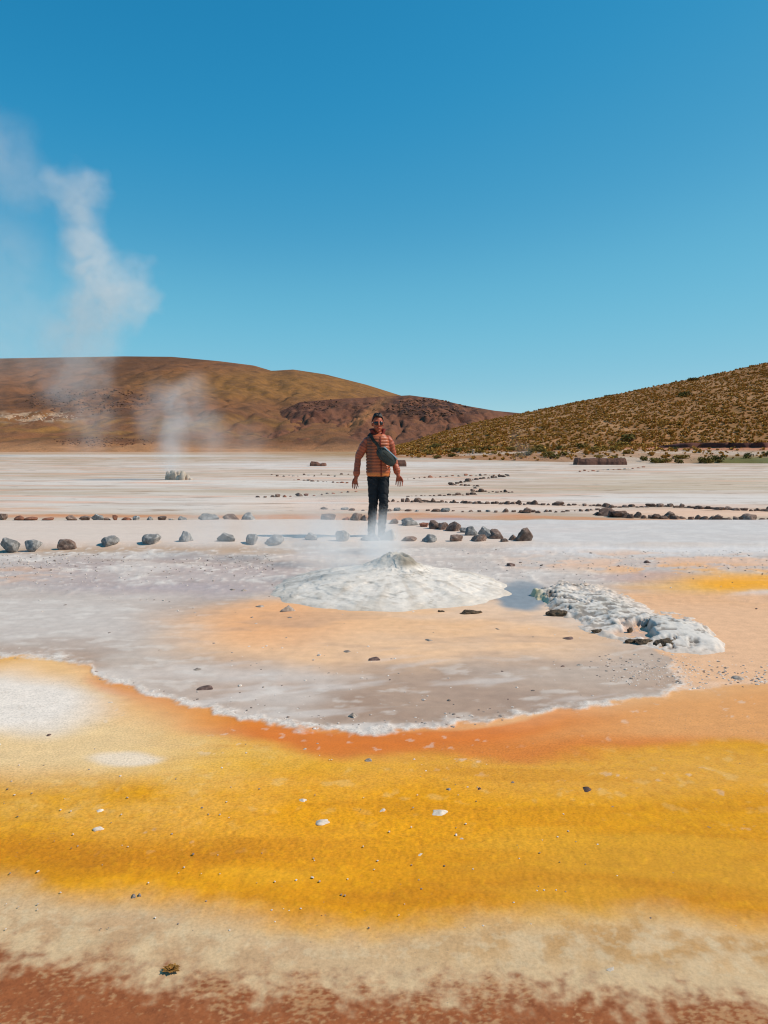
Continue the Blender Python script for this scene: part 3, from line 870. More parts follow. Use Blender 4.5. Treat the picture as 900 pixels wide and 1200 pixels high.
G2 = 'stones lining the far edge of the pale path'
second = [(1, 608, 10, 7, 'b'), (20, 608.5, 13, 5.5, 'r'), (33, 608.5, 15, 3.5, 'r'), (53, 608.5, 13, 2.5, 'r'), (81, 609, 13, 6, 'b'), (97, 609, 13, 5.5, 'b'),
          (112, 609.5, 15, 8, 'g'), (124, 609, 9, 3, 'b'), (134, 609, 6, 7, 'r'), (146, 609.5, 12, 4, 'r'), (158, 609.5, 9, 6, 'g'), (174, 609.5, 8, 5.5, 'g'),
          (189, 609.5, 10, 5.5, 'b'), (200, 609.5, 7, 3, 'p'), (212, 609.5, 12, 5.5, 'g'), (242, 610, 25, 9, 'g'), (269, 610, 19, 8.5, 'b'), (291, 610, 18, 10, 'g'),
          (384, 611, 18, 10, 'b'), (404, 612, 10, 7, 'r'), (417, 612.5, 16, 12, 'b'), (428, 612.5, 11, 11, 'b'), (461, 614, 13, 7, 'b'), (481, 616, 23, 10, 'g'), (497, 617.5, 12, 6, 'r'),
          (510, 620, 15, 12, 'b'), (521, 621, 15, 10, 'b'), (532, 623, 20, 13, 'b'), (545, 624.5, 12, 8, 'g'), (554, 628, 17, 13, 'g'), (570, 631, 18, 15, 'g'), (583, 632, 19, 12, 'b')]
lab2 = {0: 'dark stone at the left frame edge in the back row of the path', 1: 'low reddish stone, second in the back row of the path', 2: 'flat reddish stone, third in the back row of the path',
        3: 'thinnest flat red stone in the back row of the path', 4: 'dark blocky stone left of a jagged brown stone, back row', 5: 'jagged brown stone left of the rounded grey stone, back row',
        6: 'rounded grey stone, tallest of the left part of the back row', 7: 'small flat dark stone beside the tallest left back row stone', 8: 'narrow upright rusty stone in the back row',
        9: 'low rusty stone right of the upright rusty stone', 10: 'small grey stone right of the low rusty stone', 11: 'small grey stone left of the dark brown stone, back row',
        12: 'dark brown stone between two small grey stones, back row', 13: 'tiny pale stone right of the dark brown stone, back row', 14: 'small grey stone left of the widest back row stone',
        15: 'widest grey stone of the back row, left of the man', 16: 'brown stone right of the widest back row stone', 17: 'tall grey stone last before the steam in the back row',
        18: 'wide dark stone left of the man in the back row', 19: 'small red stone between two dark stones left of the man', 20: 'tall dark stone behind the right leg of the man',
        21: 'dark stone partly hidden behind the trousers of the man', 22: 'dark stone right behind the left leg of the man', 23: 'wide grey green stone, second right of the man in back row',
        24: 'low red stone right of the wide grey green stone', 25: 'tall dark stone, left one of a touching pair', 26: 'shorter dark stone, right one of a touching pair',
        27: 'large dark brown stone where the back row bends forward', 28: 'small grey stone wedged behind the grey boulder', 29: 'grey boulder with pale top left of the leaning boulder',
        30: 'largest grey leaning boulder in the cluster right of the man', 31: 'brown sloping boulder at the right end of the cluster'}
for i, a in enumerate(second):
    stone(*a, lab2[i], G2, k=i, z=0.02 if i < 22 else 0.05)

def row(pts, step, w0, w1, h0, h1, kinds, label, group, jit=0.4, skip=0.0, zone=None):
    P = np.array(pts, float)
    L = np.concatenate([[0], np.cumsum(np.abs(np.diff(P[:, 0])) + np.abs(np.diff(P[:, 1])))])
    d = 0.0
    while d < L[-1]:
        u = float(np.interp(d, L, P[:, 0])); v = float(np.interp(d, L, P[:, 1])) + random.uniform(-jit, jit)
        if random.random() >= skip:
            q_ = min(1.7, math.exp(random.gauss(-0.12, 0.3)))
            stone(u, v, q_ * random.uniform(w0, w1), q_ * random.uniform(h0, h1), random.choice(kinds), label, group)
        d += step * random.uniform(0.75, 1.3)
row([(380, 597), (420, 598.5), (470, 599), (610, 600.5)], 10.5, 5, 9, 3, 4.5, 'bbg', 'small dark stone of the spaced row just behind the back row', 'spaced stones behind the path', 0.5)
SETS['d'] = rock_meshes(rock_mat('dark_stone', A(76, 60, 54), A(112, 92, 82), A(166, 144, 132), 2.2), 150, 5, 3)
row([(455, 588), (500, 589), (560, 590.5), (610, 591.5)], 5.0, 5, 9, 3.4, 5.4, 'dddb', 'dark stone of the tight row right of the man', 'tight stone row right of the man', 0.4)
row([(610, 591.5), (660, 592.5), (712, 594)], 5.8, 5, 9, 3.4, 5, 'dddb', 'dark stone of the tight row leading to the right stone lines', 'tight stone row on the right', 0.5)
row([(612, 601), (660, 600), (708, 598), (726, 603)], 6.5, 5, 9, 3.4, 5, 'ddb', 'dark stone of the lower short row meeting the right stone lines', 'short stone row meeting the right lines', 0.6)
row([(700, 604), (735, 607), (800, 609), (850, 610.5), (960, 613)], 7.6, 9, 14, 5.5, 8.5, 'dddbb', 'dark rounded stone of the nearer stone line on the right', 'nearer stone line on the right', 0.7)
row([(712, 595), (780, 594), (830, 597), (900, 599), (960, 601)], 5.4, 6, 10, 3, 5, 'ddb', 'small brown stone of the farther stone line on the right', 'farther stone line on the right', 0.5)
row([(302, 583.5), (345, 582.5), (420, 576)], 8.5, 4, 6, 2, 3.6, 'bbr', 'small stone of the far row left of the man', 'far stone row left of the man', 0.5)
row([(345, 562.5), (385, 565.5), (420, 567.5)], 6.0, 3.5, 5.5, 1.6, 2.8, 'rrb', 'tiny reddish stone of the farthest line left of the man', 'farthest stone line left of the man', 0.4)
row([(318, 558), (360, 556.5), (410, 557)], 6.5, 2.5, 4.5, 1.5, 2.5, 'bbg', 'tiny dark stone scattered on the far white flat', 'tiny stones on the far flat', 1.8)
row([(478, 561.5), (530, 558), (596, 557)], 6.5, 3, 5, 1.6, 2.6, 'bbr', 'tiny stone of the far line right of the man', 'far stone line right of the man', 0.4)
row([(596, 558.5), (560, 562), (528, 569), (560, 570), (552, 576.5), (602, 577.5)], 4.8, 4, 6, 2.4, 3.4, 'ddb', 'small dark stone of the zigzag line right of the man', 'zigzag stone line', 0.4)
row([(478, 582), (520, 581), (560, 580)], 5, 4, 6, 2, 3, 'dd', 'small dark stone of the thin line above the tight row', 'thin stone line', 0.3)
row([(680, 553), (720, 551), (760, 548)], 6, 3, 6, 1.4, 2.4, 'rrp', 'tiny red or pale stone below the long brown wall', 'tiny stones below the long wall', 0.8)

# grey block and post seen far behind on the right of the man
stone(539, 535, 9, 6, 'g', 'pale grey block far off at the hill foot beside a post', None, k=1)
bm = bmesh.new()
px_, py_ = ground_at(554.5, 536)
g = bmesh.ops.create_cone(bm, cap_ends=True, segments=10, radius1=0.17, radius2=0.13, depth=0.85)
bmesh.ops.translate(bm, verts=g['verts'], vec=(0, 0, 0.42))
g = bmesh.ops.create_cone(bm, cap_ends=True, segments=10, radius1=0.19, radius2=0.12, depth=0.10)
bmesh.ops.translate(bm, verts=g['verts'], vec=(0, 0, 0.87))
me = bpy.data.meshes.new('marker_post'); bm.to_mesh(me); bm.free()
link('marker_post', me, simple('post_paint', A(170, 140, 120), A(200, 176, 150), 6), label='short pale marker post far off at the hill foot', cat='post', loc=(px_, py_, 0))

# ---------------------------------------------------------------- pebbles on the coloured mats
PG = 'pebbles lying on the mineral mats'
pebs = [(692, 932, 18, 8, 'b', 'dark pebble with pinkish right side, biggest on the yellow mat'),
        (562, 926, 7, 6, 'b', 'small dark pebble, right one of a close pair on the yellow mat'), (526, 926, 7, 5, 'g', 'small grey pebble, left one of a close pair on the yellow mat'),
        (377, 966, 18, 6, 'p', 'pale flat flake on the yellow mat in lower middle'), (354, 939, 11, 5, 'p', None), (432, 893, 11, 5, 'g', 'pale pebble at the top edge of the yellow mat'),
        (356, 879, 7, 4, 'p', None), (448, 950, 8, 4, 'p', None), (516, 957, 20, 5, 'p', 'widest pale flake on the yellow mat'), (541, 984, 13, 4, 'p', None), (629, 990, 12, 4, 'p', None),
        (492, 1004, 12, 4, 'p', None), (113, 973, 14, 5, 'p', 'pale flake on the left of the yellow mat'), (115, 951, 10, 4, 'p', None), (154, 1052, 9, 6, 'g', 'grey pebble, left one of two touching at the lower left'),
        (162, 1050, 7, 6, 'g', 'grey pebble, right one of two touching at the lower left'), (376, 1074, 8, 5, 'r', 'small rusty pebble low on the yellow mat'), (834, 973, 9, 6, 'g', 'grey round pebble on the right of the yellow mat'),
        (842, 1046, 14, 5, 'b', 'flat dark pebble at the lower right of the yellow mat'), (854, 1014, 8, 5, 'p', None), (737, 950, 6, 4, 'p', None), (55, 863, 7, 5, 'b', 'single dark pebble on the white patch at left'),
        (128, 826, 13, 5, 'p', None), (148, 844, 11, 4, 'p', None), (253, 880, 15, 4, 'p', None), (503, 869, 7, 4, 'g', 'small grey pebble on the orange band'), (838, 922, 9, 3, 'p', None), (836, 886, 8, 3, 'p', None),
        (336, 718, 20, 9, 'g', 'grey knobbly pebble at the left foot of the white mound'), (335, 749, 8, 4, 'g', None), (407, 766, 12, 5, 'g', None), (439, 776, 16, 6, 'b', 'dark pebble in the middle of the basin'),
        (238, 811, 22, 6, 'b', 'dark flat stone on the wet taupe basin near the rim'), (228, 787, 17, 4, 'g', None), (186, 764, 7, 5, 'g', None), (295, 725, 6, 4, 'g', None), (285, 693, 8, 4, 'g', None), (271, 692, 8, 3, 'g', None),
        (333, 702, 6, 4, 'g', 'small grey pebble just above the knobbly pebble'), (304, 712, 11, 4, 'g', None), (126, 744, 12, 4, 'g', None), (36, 745, 8, 3, 'g', None), (583, 739, 8, 4, 'g', None), (502, 753, 12, 5, 'g', None),
        (668, 751, 16, 5, 'b', 'dark flat pebble left of the crusty ridge'), (589, 790, 14, 4, 'b', None), (660, 782, 9, 4, 'b', None), (680, 781, 13, 4, 'g', None), (597, 822, 11, 4, 'b', None), (549, 728, 13, 3, 'g', None),
        (413, 843, 14, 8, 'g', 'grey lump on the rim below the basin'), (712, 788, 11, 4, 'g', None), (430, 808, 9, 3, 'g', None), (385, 790, 8, 4, 'g', None), (350, 832, 9, 4, 'g', None), (310, 829, 12, 4, 'g', None),
        (144, 763, 7, 3, 'g', None), (180, 793, 7, 3, 'g', None), (232, 742, 8, 3, 'g', None), (445, 838, 9, 3, 'g', None), (870, 798, 16, 6, 'g', 'grey pebble on the peach gravel at right'), (852, 784, 9, 4, 'g', None),
        (760, 660, 8, 4, 'b', None), (725, 664, 5, 3, 'b', None), (600, 664, 10, 5, 'b', 'dark pebble behind the blue grey pool'), (887, 714, 5, 3, 'b', None), (718, 1140, 14, 6, 'p', 'pale pebble on the tan fringe at lower right'), (860, 1116, 12, 4, 'p', None)]
for a in pebs:
    lab = a[5] or {'p': 'pale flake on the orange and yellow mats', 'g': 'small grey pebble in the shallow basin', 'b': 'small dark pebble in the shallow basin'}[a[4]]
    stone(*a[:5], lab, PG, name='pebble', cat='pebble', dep=random.uniform(0.7, 1.1))
    
# tuft of dry moss on the tan fringe
V, Fc = merge([tussock_shape(300, 70)], [(0, 0, 0, 1, 1, 1, 0, 0)])
x, y = ground_at(201, 1136)
o = link('moss_tuft', np_mesh('moss_tuft', V, Fc, False), leaf_mat('brown_moss', A(110, 76, 32), A(176, 130, 70)), label='small brown mossy tuft on the tan fringe at lower left', cat='moss', loc=(x, y, 0))
o.scale = (0.027, 0.022, 0.008)

# loose gravel along the rim and beside the ridge
gsh = [rock_shape(500 + i, 1, 5, 0.7) for i in range(6)]
GRAV = M('loose_gravel')
gg = GRAV.n('NewGeometry')
GRAV.l(GRAV.ramp(gg.outputs['Random Per Island'], [(0.0, A(110, 98, 90)), (0.3, A(166, 152, 142)), (0.6, A(216, 206, 196)), (1.0, A(228, 222, 214))]), GRAV.b.inputs['Base Color'])
GRAV.b.inputs['Roughness'].default_value = 0.95
gp = []
def grav(u, v, w0, w1):
    x, y = ground_at(u, v); m = y / F
    r_ = random.uniform(w0, w1) * m / 2 * (1.6 if random.random() < 0.07 else 1)
    gp.append((x, y, -0.002, r_, r_ * random.uniform(0.7, 1), r_ * random.uniform(0.5, 1.1), random.uniform(0, 6.3), random.randrange(6)))
for _ in range(1700):
    u = random.uniform(-60, 960)
    if 0.5 + 0.5 * math.sin(u * 0.05) + 0.5 * math.sin(u * 0.17 + 1) < random.uniform(-0.3, 0.9): continue
    grav(u, curve(u, RIM) - abs(random.gauss(0, 7)) + 1.5, 1.5, 4.0)
for _ in range(320):
    q = random.random(); u = 740 + 70 * random.gauss(0, 0.6) + 40 * q; v = 770 + 34 * q + random.gauss(0, 5)
    if v > 812: continue
    grav(u, v, 1.2, 3.0)
for _ in range(380):
    q = random.random(); grav(615 + 200 * q + random.gauss(0, 12), 722 + 58 * q + random.gauss(0, 6), 1.2, 2.8)
for _ in range(420): grav(random.uniform(700, 900), 766 + 40 * random.random(), 1.5, 3.2)
for _ in range(420): grav(random.uniform(-20, 320), 649 + abs(random.gauss(0, 16)), 1.0, 2.4)
for _ in range(600): grav(random.uniform(520, 920), 645 + abs(random.gauss(0, 16)), 1.0, 2.4)
for _ in range(240): grav(random.gauss(110, 70), random.gauss(722, 12), 1.5, 3.0)
for _ in range(320): grav(random.uniform(60, 780), random.uniform(715, 840), 1.4, 3.6)
for _ in range(200): grav(random.uniform(-40, 940), random.uniform(870, 1090), 1.4, 3.0)
V, Fc = merge(gsh, gp)
link('gravel', np_mesh('gravel', V, Fc, False), GRAV.m, kind='stuff', label='loose grey and white gravel strewn along the crusted rim', cat='gravel')

# ---------------------------------------------------------------- the white mound with its vent
sm_ = M('white_sinter')
p_ = sm_.n('NewGeometry').outputs['Position']
a_ = sm_.n('Attribute', attribute_name='mineral')
f1 = sm_.noise(14, 8, 0.65, p_)
c_ = sm_.mixc(a_.outputs['Color'], sm_.ramp(f1, [(0.3, (0.82,) * 3), (0.65, (1.06,) * 3)]), 1.0, 'MULTIPLY')
sm_.l(c_, sm_.b.inputs['Base Color'])
sm_.b.inputs['Roughness'].default_value = 0.8
sm_.b.inputs['Specular IOR Level'].default_value = 0.25
sm_.l(sm_.bump(sm_.noise(60, 7, 0.65, p_), 0.3, 0.006, sm_.bump(sm_.noise(11, 5, 0.55, p_), 0.25, 0.02)), sm_.b.inputs['Normal'])
SINTER = sm_.m

mx, my = ground_at(457, 691)[0], 6.95
na, nr = 260, 150
th = np.linspace(0, 2 * np.pi, na + 1)
rr_ = np.linspace(0, 1, nr) ** 0.9
RRr, TH = np.meshgrid(rr_, th, indexing='ij')
edge = 1.16 * (1 + 0.08 * fbm(np.cos(TH) * 2.1, np.sin(TH) * 2.1, 81, 3))
lx, ly = RRr * edge * np.cos(TH), RRr * edge * np.sin(TH) * 0.98
hgt = 0.150 * (1 - RRr ** 2.5) ** 1.25
n_ = fbm(lx * 3.2, ly * 3.2, 83, 5); n2_ = fbm(lx * 9, ly * 12, 84, 4)
terr = np.floor(hgt * 26 + n_ * 1.3) / 26
hgt = hgt * 0.86 + terr * 0.14 + (0.013 * n_ + 0.003 * n2_) * np.sin(np.pi * np.clip(RRr, 0, 1)) ** 0.6
# vent spire: steep on the right, long shoulder on the left
sx, sy = lx - 0.10, ly - 0.10
spd = np.sqrt((np.where(sx > 0, sx / 0.15, sx / 0.26)) ** 2 + (sy / 0.20) ** 2)
sp = 1 / (1 + spd ** 3.2)
sp = sp * (1 + 0.10 * n2_ + 0.3 * n_)
vent = np.exp(-((sx - 0.02) ** 2 + (sy - 0.0) ** 2) / 0.0032)
hgt = hgt + 0.15 * sp - 0.14 * vent
hgt = hgt - 0.012 * sm(0.90, 1.0, RRr)
me = np_mesh('geyser_mound', np.stack([lx.ravel(), ly.ravel(), hgt.ravel()], 1), grid_faces(nr, na + 1))
run = fbm(np.cos(TH) * 7 + RRr, np.sin(TH) * 7, 140, 4)
mc = np.tile(A(233, 227, 218), (lx.size, 1))
mc = mix(mc, A(196, 190, 180), sm(0.0, 0.45, n_.ravel() + 0.3 * n2_.ravel()) * 0.55)
mc = mix(mc, A(168, 160, 148), sm(0.25, 0.6, n2_.ravel()) * 0.5)
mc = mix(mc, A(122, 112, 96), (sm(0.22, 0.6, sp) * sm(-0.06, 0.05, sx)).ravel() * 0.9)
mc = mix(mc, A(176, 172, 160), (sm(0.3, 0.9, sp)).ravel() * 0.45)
mc = mix(mc, A(228, 200, 166), (sm(0.93, 1.0, RRr) * sm(-0.1, 0.2, n_)).ravel() * 0.7)
mc = mix(mc, A(196, 184, 170), (sm(0.0, 0.4, run + 0.3 * n2_) * sm(0.15, 0.6, RRr)).ravel() * 0.55)
mc = mix(mc, A(232, 226, 216), (sm(0.05, 0.4, -run) * sm(0.3, 0.7, RRr)).ravel() * 0.4)
ck = np.abs(fbm(lx * 2.6, ly * 3.6, 88, 4)); ck = (1 - sm(0.0, 0.045, ck)) * sm(0.0, 0.25, fbm(lx * 1.3, ly * 1.3, 89, 2) + 0.1)
mc = mix(mc, A(146, 138, 126), ck.ravel() * 0.6)
mc = mix(mc, A(214, 204, 190), (sm(0.75, 0.98, RRr + 0.1 * n_)).ravel() * 0.6)
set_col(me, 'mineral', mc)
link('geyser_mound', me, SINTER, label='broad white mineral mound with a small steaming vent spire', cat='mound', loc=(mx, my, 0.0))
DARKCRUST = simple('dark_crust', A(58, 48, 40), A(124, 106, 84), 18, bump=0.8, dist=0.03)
def crust_piece(name, u, v, wpx, hpx, seed, label, cat='crust', z=0.0, rot=0.0, parent=None, mat=DARKCRUST, dep=0.5):
    V, Fc = rock_shape(seed, 4, 12, 0.8, 0.2)
    V[:, 2] += 0.25 * fbm(V[:, 0] * 5, V[:, 1] * 5, seed % 40, 3)
    x, y = ground_at(u, v, z); m = y / F
    V = V * (wpx * m / 2, wpx * m / 2 * dep, hpx * m * (0.62 if parent is not None else 1))
    me = np_mesh(name, V, Fc, True)
    o = link(name, me, mat, parent, label=label, cat=cat if parent is None else None)
    o.location = (x, y, z - 0.004) if parent is None else Vector((x, y, z - 0.004)) - parent.location
    o.rotation_euler.z = rot
    return o
crust_piece('crust_fragment', 552, 720, 28, 6, 210, 'long brown crust fragment at the right foot of the white mound')
crust_piece('crust_fragment', 517, 718, 10, 4, 211, 'short brown crust fragment at the front foot of the white mound')

# ---------------------------------------------------------------- crusty ridge to the right of the pool
px0, py0 = ground_at(738, 738)
n1_, n2g = 260, 200
gx0 = np.linspace(*(ground_at(596, 735)[0] - 0.15, ground_at(885, 735)[0] + 0.25), n1_)
gy0 = np.linspace(ground_at(450, 783)[1], ground_at(450, 668)[1], n2g)
GY, GX = np.meshgrid(gy0, gx0, indexing='ij')
uu, vv = pixel_of(GX, GY, 0.06)
w1_ = fbm(GX * 3, GY * 2, 91, 5); w2_ = fbm(GX * 10, GY * 8, 92, 4); w3_ = fbm(GX * 26, GY * 22, 93, 3)
uw, vw = uu + 20 * w1_ + 6 * w2_, vv + 9 + 7 * w1_ + 2.5 * w2_ + 1 * w3_
P_TOP = [(560, 760), (612, 705), (630, 688), (655, 679), (700, 683), (745, 699), (775, 714), (825, 724), (843, 742), (868, 758), (900, 800)]
P_BOT = [(560, 680), (612, 700), (640, 718), (665, 733), (690, 746), (740, 760), (790, 770), (840, 772), (866, 764), (900, 720)]
dt = vw - curve(uw, P_TOP); db = curve(uw, P_BOT) - vw
body = sm(-8, 26, dt + 3 * w2_ + 1.2 * w3_) * sm(-8, 20, db + 3 * w2_ + 1.2 * w3_)
hr = body * (0.046 + 0.026 * w1_ + 0.006 * w2_ + 0.001 * w3_ + 0.03 * ell(uw, vw, 690, 700, 60, 14, 0.6) + 0.03 * ell(uw, vw, 790, 740, 60, 12, 0.6))
basn = ell(uw, vw, 742, 742, 24, 7.5, 0.3)
hr = hr * (1 - basn) + 0.012 * basn * body
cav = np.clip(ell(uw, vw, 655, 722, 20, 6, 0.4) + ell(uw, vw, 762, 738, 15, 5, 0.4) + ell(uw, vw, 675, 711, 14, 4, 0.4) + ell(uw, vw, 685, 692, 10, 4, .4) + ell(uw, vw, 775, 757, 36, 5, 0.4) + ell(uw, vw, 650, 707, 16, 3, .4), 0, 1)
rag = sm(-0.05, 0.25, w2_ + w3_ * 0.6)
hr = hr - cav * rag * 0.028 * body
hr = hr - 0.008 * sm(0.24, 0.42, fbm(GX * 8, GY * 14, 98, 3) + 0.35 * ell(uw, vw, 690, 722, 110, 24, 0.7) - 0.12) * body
zz = hr * (0.35 + 0.65 * body) - 0.02 * (1 - body) ** 2 - 0.003
me = np_mesh('sinter_ridge', np.stack([(GX - px0).ravel(), (GY - py0).ravel(), zz.ravel()], 1), grid_faces(n2g, n1_))
rcx = np.tile(A(222, 217, 210), (zz.size, 1))
rcx = mix(rcx, A(206, 204, 198), sm(-0.1, 0.4, w1_).ravel() * 0.5)
rcx = mix(rcx, A(166, 160, 150), (sm(0.15, 0.5, w3_ + 0.5 * w2_) * 0.22).ravel())
rcx = mix(rcx, A(168, 162, 150), (sm(0.1, 0.5, fbm(GX * 14, GY * 11, 97, 4) + 0.5 * w1_) * 0.6 * ell(uw, vw, 680, 722, 90, 26, 0.6)).ravel())
pit = sm(0.24, 0.42, fbm(GX * 8, GY * 14, 98, 3) + 0.3 * w3_ + 0.35 * ell(uw, vw, 690, 722, 110, 24, 0.7) - 0.12) * body
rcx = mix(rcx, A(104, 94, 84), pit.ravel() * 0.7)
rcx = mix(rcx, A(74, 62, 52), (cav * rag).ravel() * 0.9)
rcx = mix(rcx, A(206, 176, 156), basn.ravel() * 0.95)
rcx = mix(rcx, A(214, 210, 150), (ell(uw, vw, 628, 704, 14, 4, 0.5)).ravel() * 0.6)
rcx = mix(rcx, A(224, 190, 160), ((1 - body) * 0.6).ravel())
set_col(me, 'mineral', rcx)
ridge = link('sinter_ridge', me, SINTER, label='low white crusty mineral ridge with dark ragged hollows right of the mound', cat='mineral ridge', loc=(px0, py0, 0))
for i, (u, v, w_, h_) in enumerate([(652, 726, 26, 9), (678, 713, 18, 7), (661, 712, 16, 4), (686, 695, 14, 6), (764, 741, 20, 8), (748, 736, 12, 7), (738, 746, 8, 9), (755, 759, 26, 8), (782, 760, 40, 9),
                                    (738, 758, 14, 7), (735, 728, 10, 5), (831, 753, 10, 6), (770, 733, 16, 6), (700, 746, 16, 6), (715, 717, 10, 4)]):
    crust_piece('dark_ledge', u, v - 6, w_, h_, 230 + i, None, z=0.015, rot=random.uniform(-0.3, 0.3), parent=ridge)

# distant cone that feeds the tall plume
cx_, cy_ = ground_at(208, 562)
m_ = cy_ / F
KN = rock_mat('knobbly_sinter', A(188, 172, 154), A(220, 206, 188), A(240, 230, 216), 3)
bmv, bmf = merge([rock_shape(600 + i, 2, 4, 0.9, 0.15) for i in range(5)],
                 [(random.gauss(0, 4.2) * m_, random.gauss(0, 3) * m_, -0.05, random.uniform(2.6, 4.5) * m_, random.uniform(2.6, 4) * m_, random.uniform(6, 13) * m_, random.uniform(0, 6), random.randrange(5)) for _ in range(34)]
                 + [(12 * m_, 0, -0.05, 3 * m_, 3 * m_, 8 * m_, 0, 0), (-11 * m_, 0, -0.05, 3.5 * m_, 3 * m_, 10 * m_, 1, 1), (15 * m_, 0, -0.05, 4 * m_, 3 * m_, 4 * m_, 2, 2)])
link('geyser_cone', np_mesh('geyser_cone', bmv, bmf), KN, label='small knobbly pale cone far off on the left under the tall steam', cat='geyser cone', loc=(cx_, cy_, 0))

# ---------------------------------------------------------------- the man
pxm, pym = ground_at(441, 632)
person_root_loc = Vector((pxm, pym, 0.03))
def cap_into(bm, p0, r0, p1, r1, flat=1.0):
    p0, p1 = Vector(p0), Vector(p1)
    d = p1 - p0
    n = max(2, int(d.length / (min(r0, r1) * 0.35)) + 1)
    for i in range(n + 1):
        t = i / n
        g = bmesh.ops.create_icosphere(bm, subdivisions=2, radius=r0 + (r1 - r0) * t)
        bmesh.ops.translate(bm, verts=g['verts'], vec=p0 + d * t)
def ell_into(bm, c, r, rot=(0, 0, 0)):
    from mathutils import Euler
    g = bmesh.ops.create_icosphere(bm, subdivisions=3, radius=1)
    bmesh.ops.transform(bm, verts=g['verts'], matrix=Matrix.Translation(c) @ Euler(rot).to_matrix().to_4x4() @ Matrix.Diagonal((*r, 1)))
def remesh(bm, name, voxel, smooth=6):
    me = bpy.data.meshes.new(name); bm.to_mesh(me); bm.free()
    o = bpy.data.objects.new(name, me); col.objects.link(o)
    md = o.modifiers.new('r', 'REMESH'); md.mode = 'VOXEL'; md.voxel_size = voxel; md.use_smooth_shade = True
    s_ = o.modifiers.new('s', 'SMOOTH'); s_.iterations = smooth; s_.factor = 0.5
    dg = bpy.context.evaluated_depsgraph_get()
    out = bpy.data.meshes.new_from_object(o.evaluated_get(dg))
    bpy.data.objects.remove(o); bpy.data.meshes.remove(me)
    out.name = name
    for q in out.polygons: q.use_smooth = True
    return out

def loft(path, seg=36, close=True):
    """path: list of (centre, rx, ry, axis dir) rings"""
    V = []
    for (c, rx, ry, ax) in path:
        ax = Vector(ax).normalized()
        xa = Vector((1, 0, 0)); xa = (xa - ax * xa.dot(ax)).normalized(); ya = ax.cross(xa)
        for k in range(seg):
            a = 2 * math.pi * k / seg
            ca, sa = math.cos(a), math.sin(a)
            e = 0.85
            V.append(tuple(Vector(c) + xa * rx * math.copysign(abs(ca) ** e, ca) + ya * ry * math.copysign(abs(sa) ** e, sa)))
    Fc = []
    for i in range(len(path) - 1):
        for k in range(seg):
            Fc.append((i * seg + k, i * seg + (k + 1) % seg, (i + 1) * seg + (k + 1) % seg, (i + 1) * seg + k))
    return V, Fc

def loft_mesh(name, lofts, smooth=True):
    V, Fc = [], []
    for v, f in lofts:
        n = len(V); V += v; Fc += [tuple(i + n for i in q) for q in f]
    me = bpy.data.meshes.new(name); me.from_pydata(V, [], Fc)
    for q in me.polygons: q.use_smooth = smooth
    me.update()
    return me

skin = simple('skin', A(156, 76, 50), A(176, 94, 64), 9, rough=0.55, bump=0.05, dist=0.002, spec=0.35)
hairm = simple('black_hair', (0.006, 0.005, 0.005), (0.018, 0.014, 0.012), 40, rough=0.5, bump=0.5, dist=0.004)
trm = simple('black_trousers', (0.008, 0.010, 0.013), (0.018, 0.020, 0.024), 12, rough=0.85, bump=0.3, dist=0.01)
shoem = simple('dark_shoes', (0.03, 0.025, 0.022), (0.06, 0.05, 0.045), 20, rough=0.7)
jm = M('rust_puffer')
jf = jm.noise(30, 4, 0.6)
ja = jm.n('Attribute', attribute_name='dye_and_shade')
jm.l(jm.mixc(ja.outputs['Color'], jm.ramp(jf, [(0.3, (0.85,) * 3), (0.7, (1.12,) * 3)]), 1.0, 'MULTIPLY'), jm.b.inputs['Base Color'])
jm.b.inputs['Roughness'].default_value = 0.48
jm.b.inputs['Specular IOR Level'].default_value = 0.4
jm.l(jm.bump(jm.noise(45, 5, 0.6), 0.35, 0.006), jm.b.inputs['Normal'])
JACKET = jm.m
collarm = simple('dark_red_lining', A(104, 30, 22), A(126, 40, 28), 25, rough=0.7)
bagm = simple('slate_bag', (0.026, 0.031, 0.027), (0.045, 0.052, 0.046), 25, rough=0.6, bump=0.3, dist=0.004)
edgem = simple('bag_piping', A(120, 150, 165), A(150, 176, 188), 25, rough=0.5)
strapm = simple('black_strap', (0.010, 0.013, 0.012), (0.02, 0.024, 0.02), 30, rough=0.8)
lensm = simple('dark_lens', (0.01, 0.008, 0.008), (0.014, 0.012, 0.012), 5, rough=0.12, bump=0.0, spec=0.6)
lipm = simple('lips', A(150, 70, 58), A(160, 80, 66), 30, rough=0.5)

person = link('person', None, label='man in a rust puffer jacket, black trousers and sunglasses standing behind the mound', cat='person', loc=person_root_loc)
person.rotation_euler.z = R(9)
HX = 0.02
arms = {'a': [(-0.122, 0.01, 1.368), (-0.248, 0.06, 1.145), (-0.285, 0.00, 0.868)], 'b': [(0.166, 0.0, 1.388), (0.246, 0.035, 1.15), (0.296, -0.075, 0.900)]}
legs = {'a': [(-0.044, 0.0, 0.90), (-0.044, -0.005, 0.50), (-0.062, 0.05, 0.09)], 'b': [(0.106, 0.0, 0.90), (0.094, -0.075, 0.50), (0.072, -0.03, 0.09)]}
bm = bmesh.new()
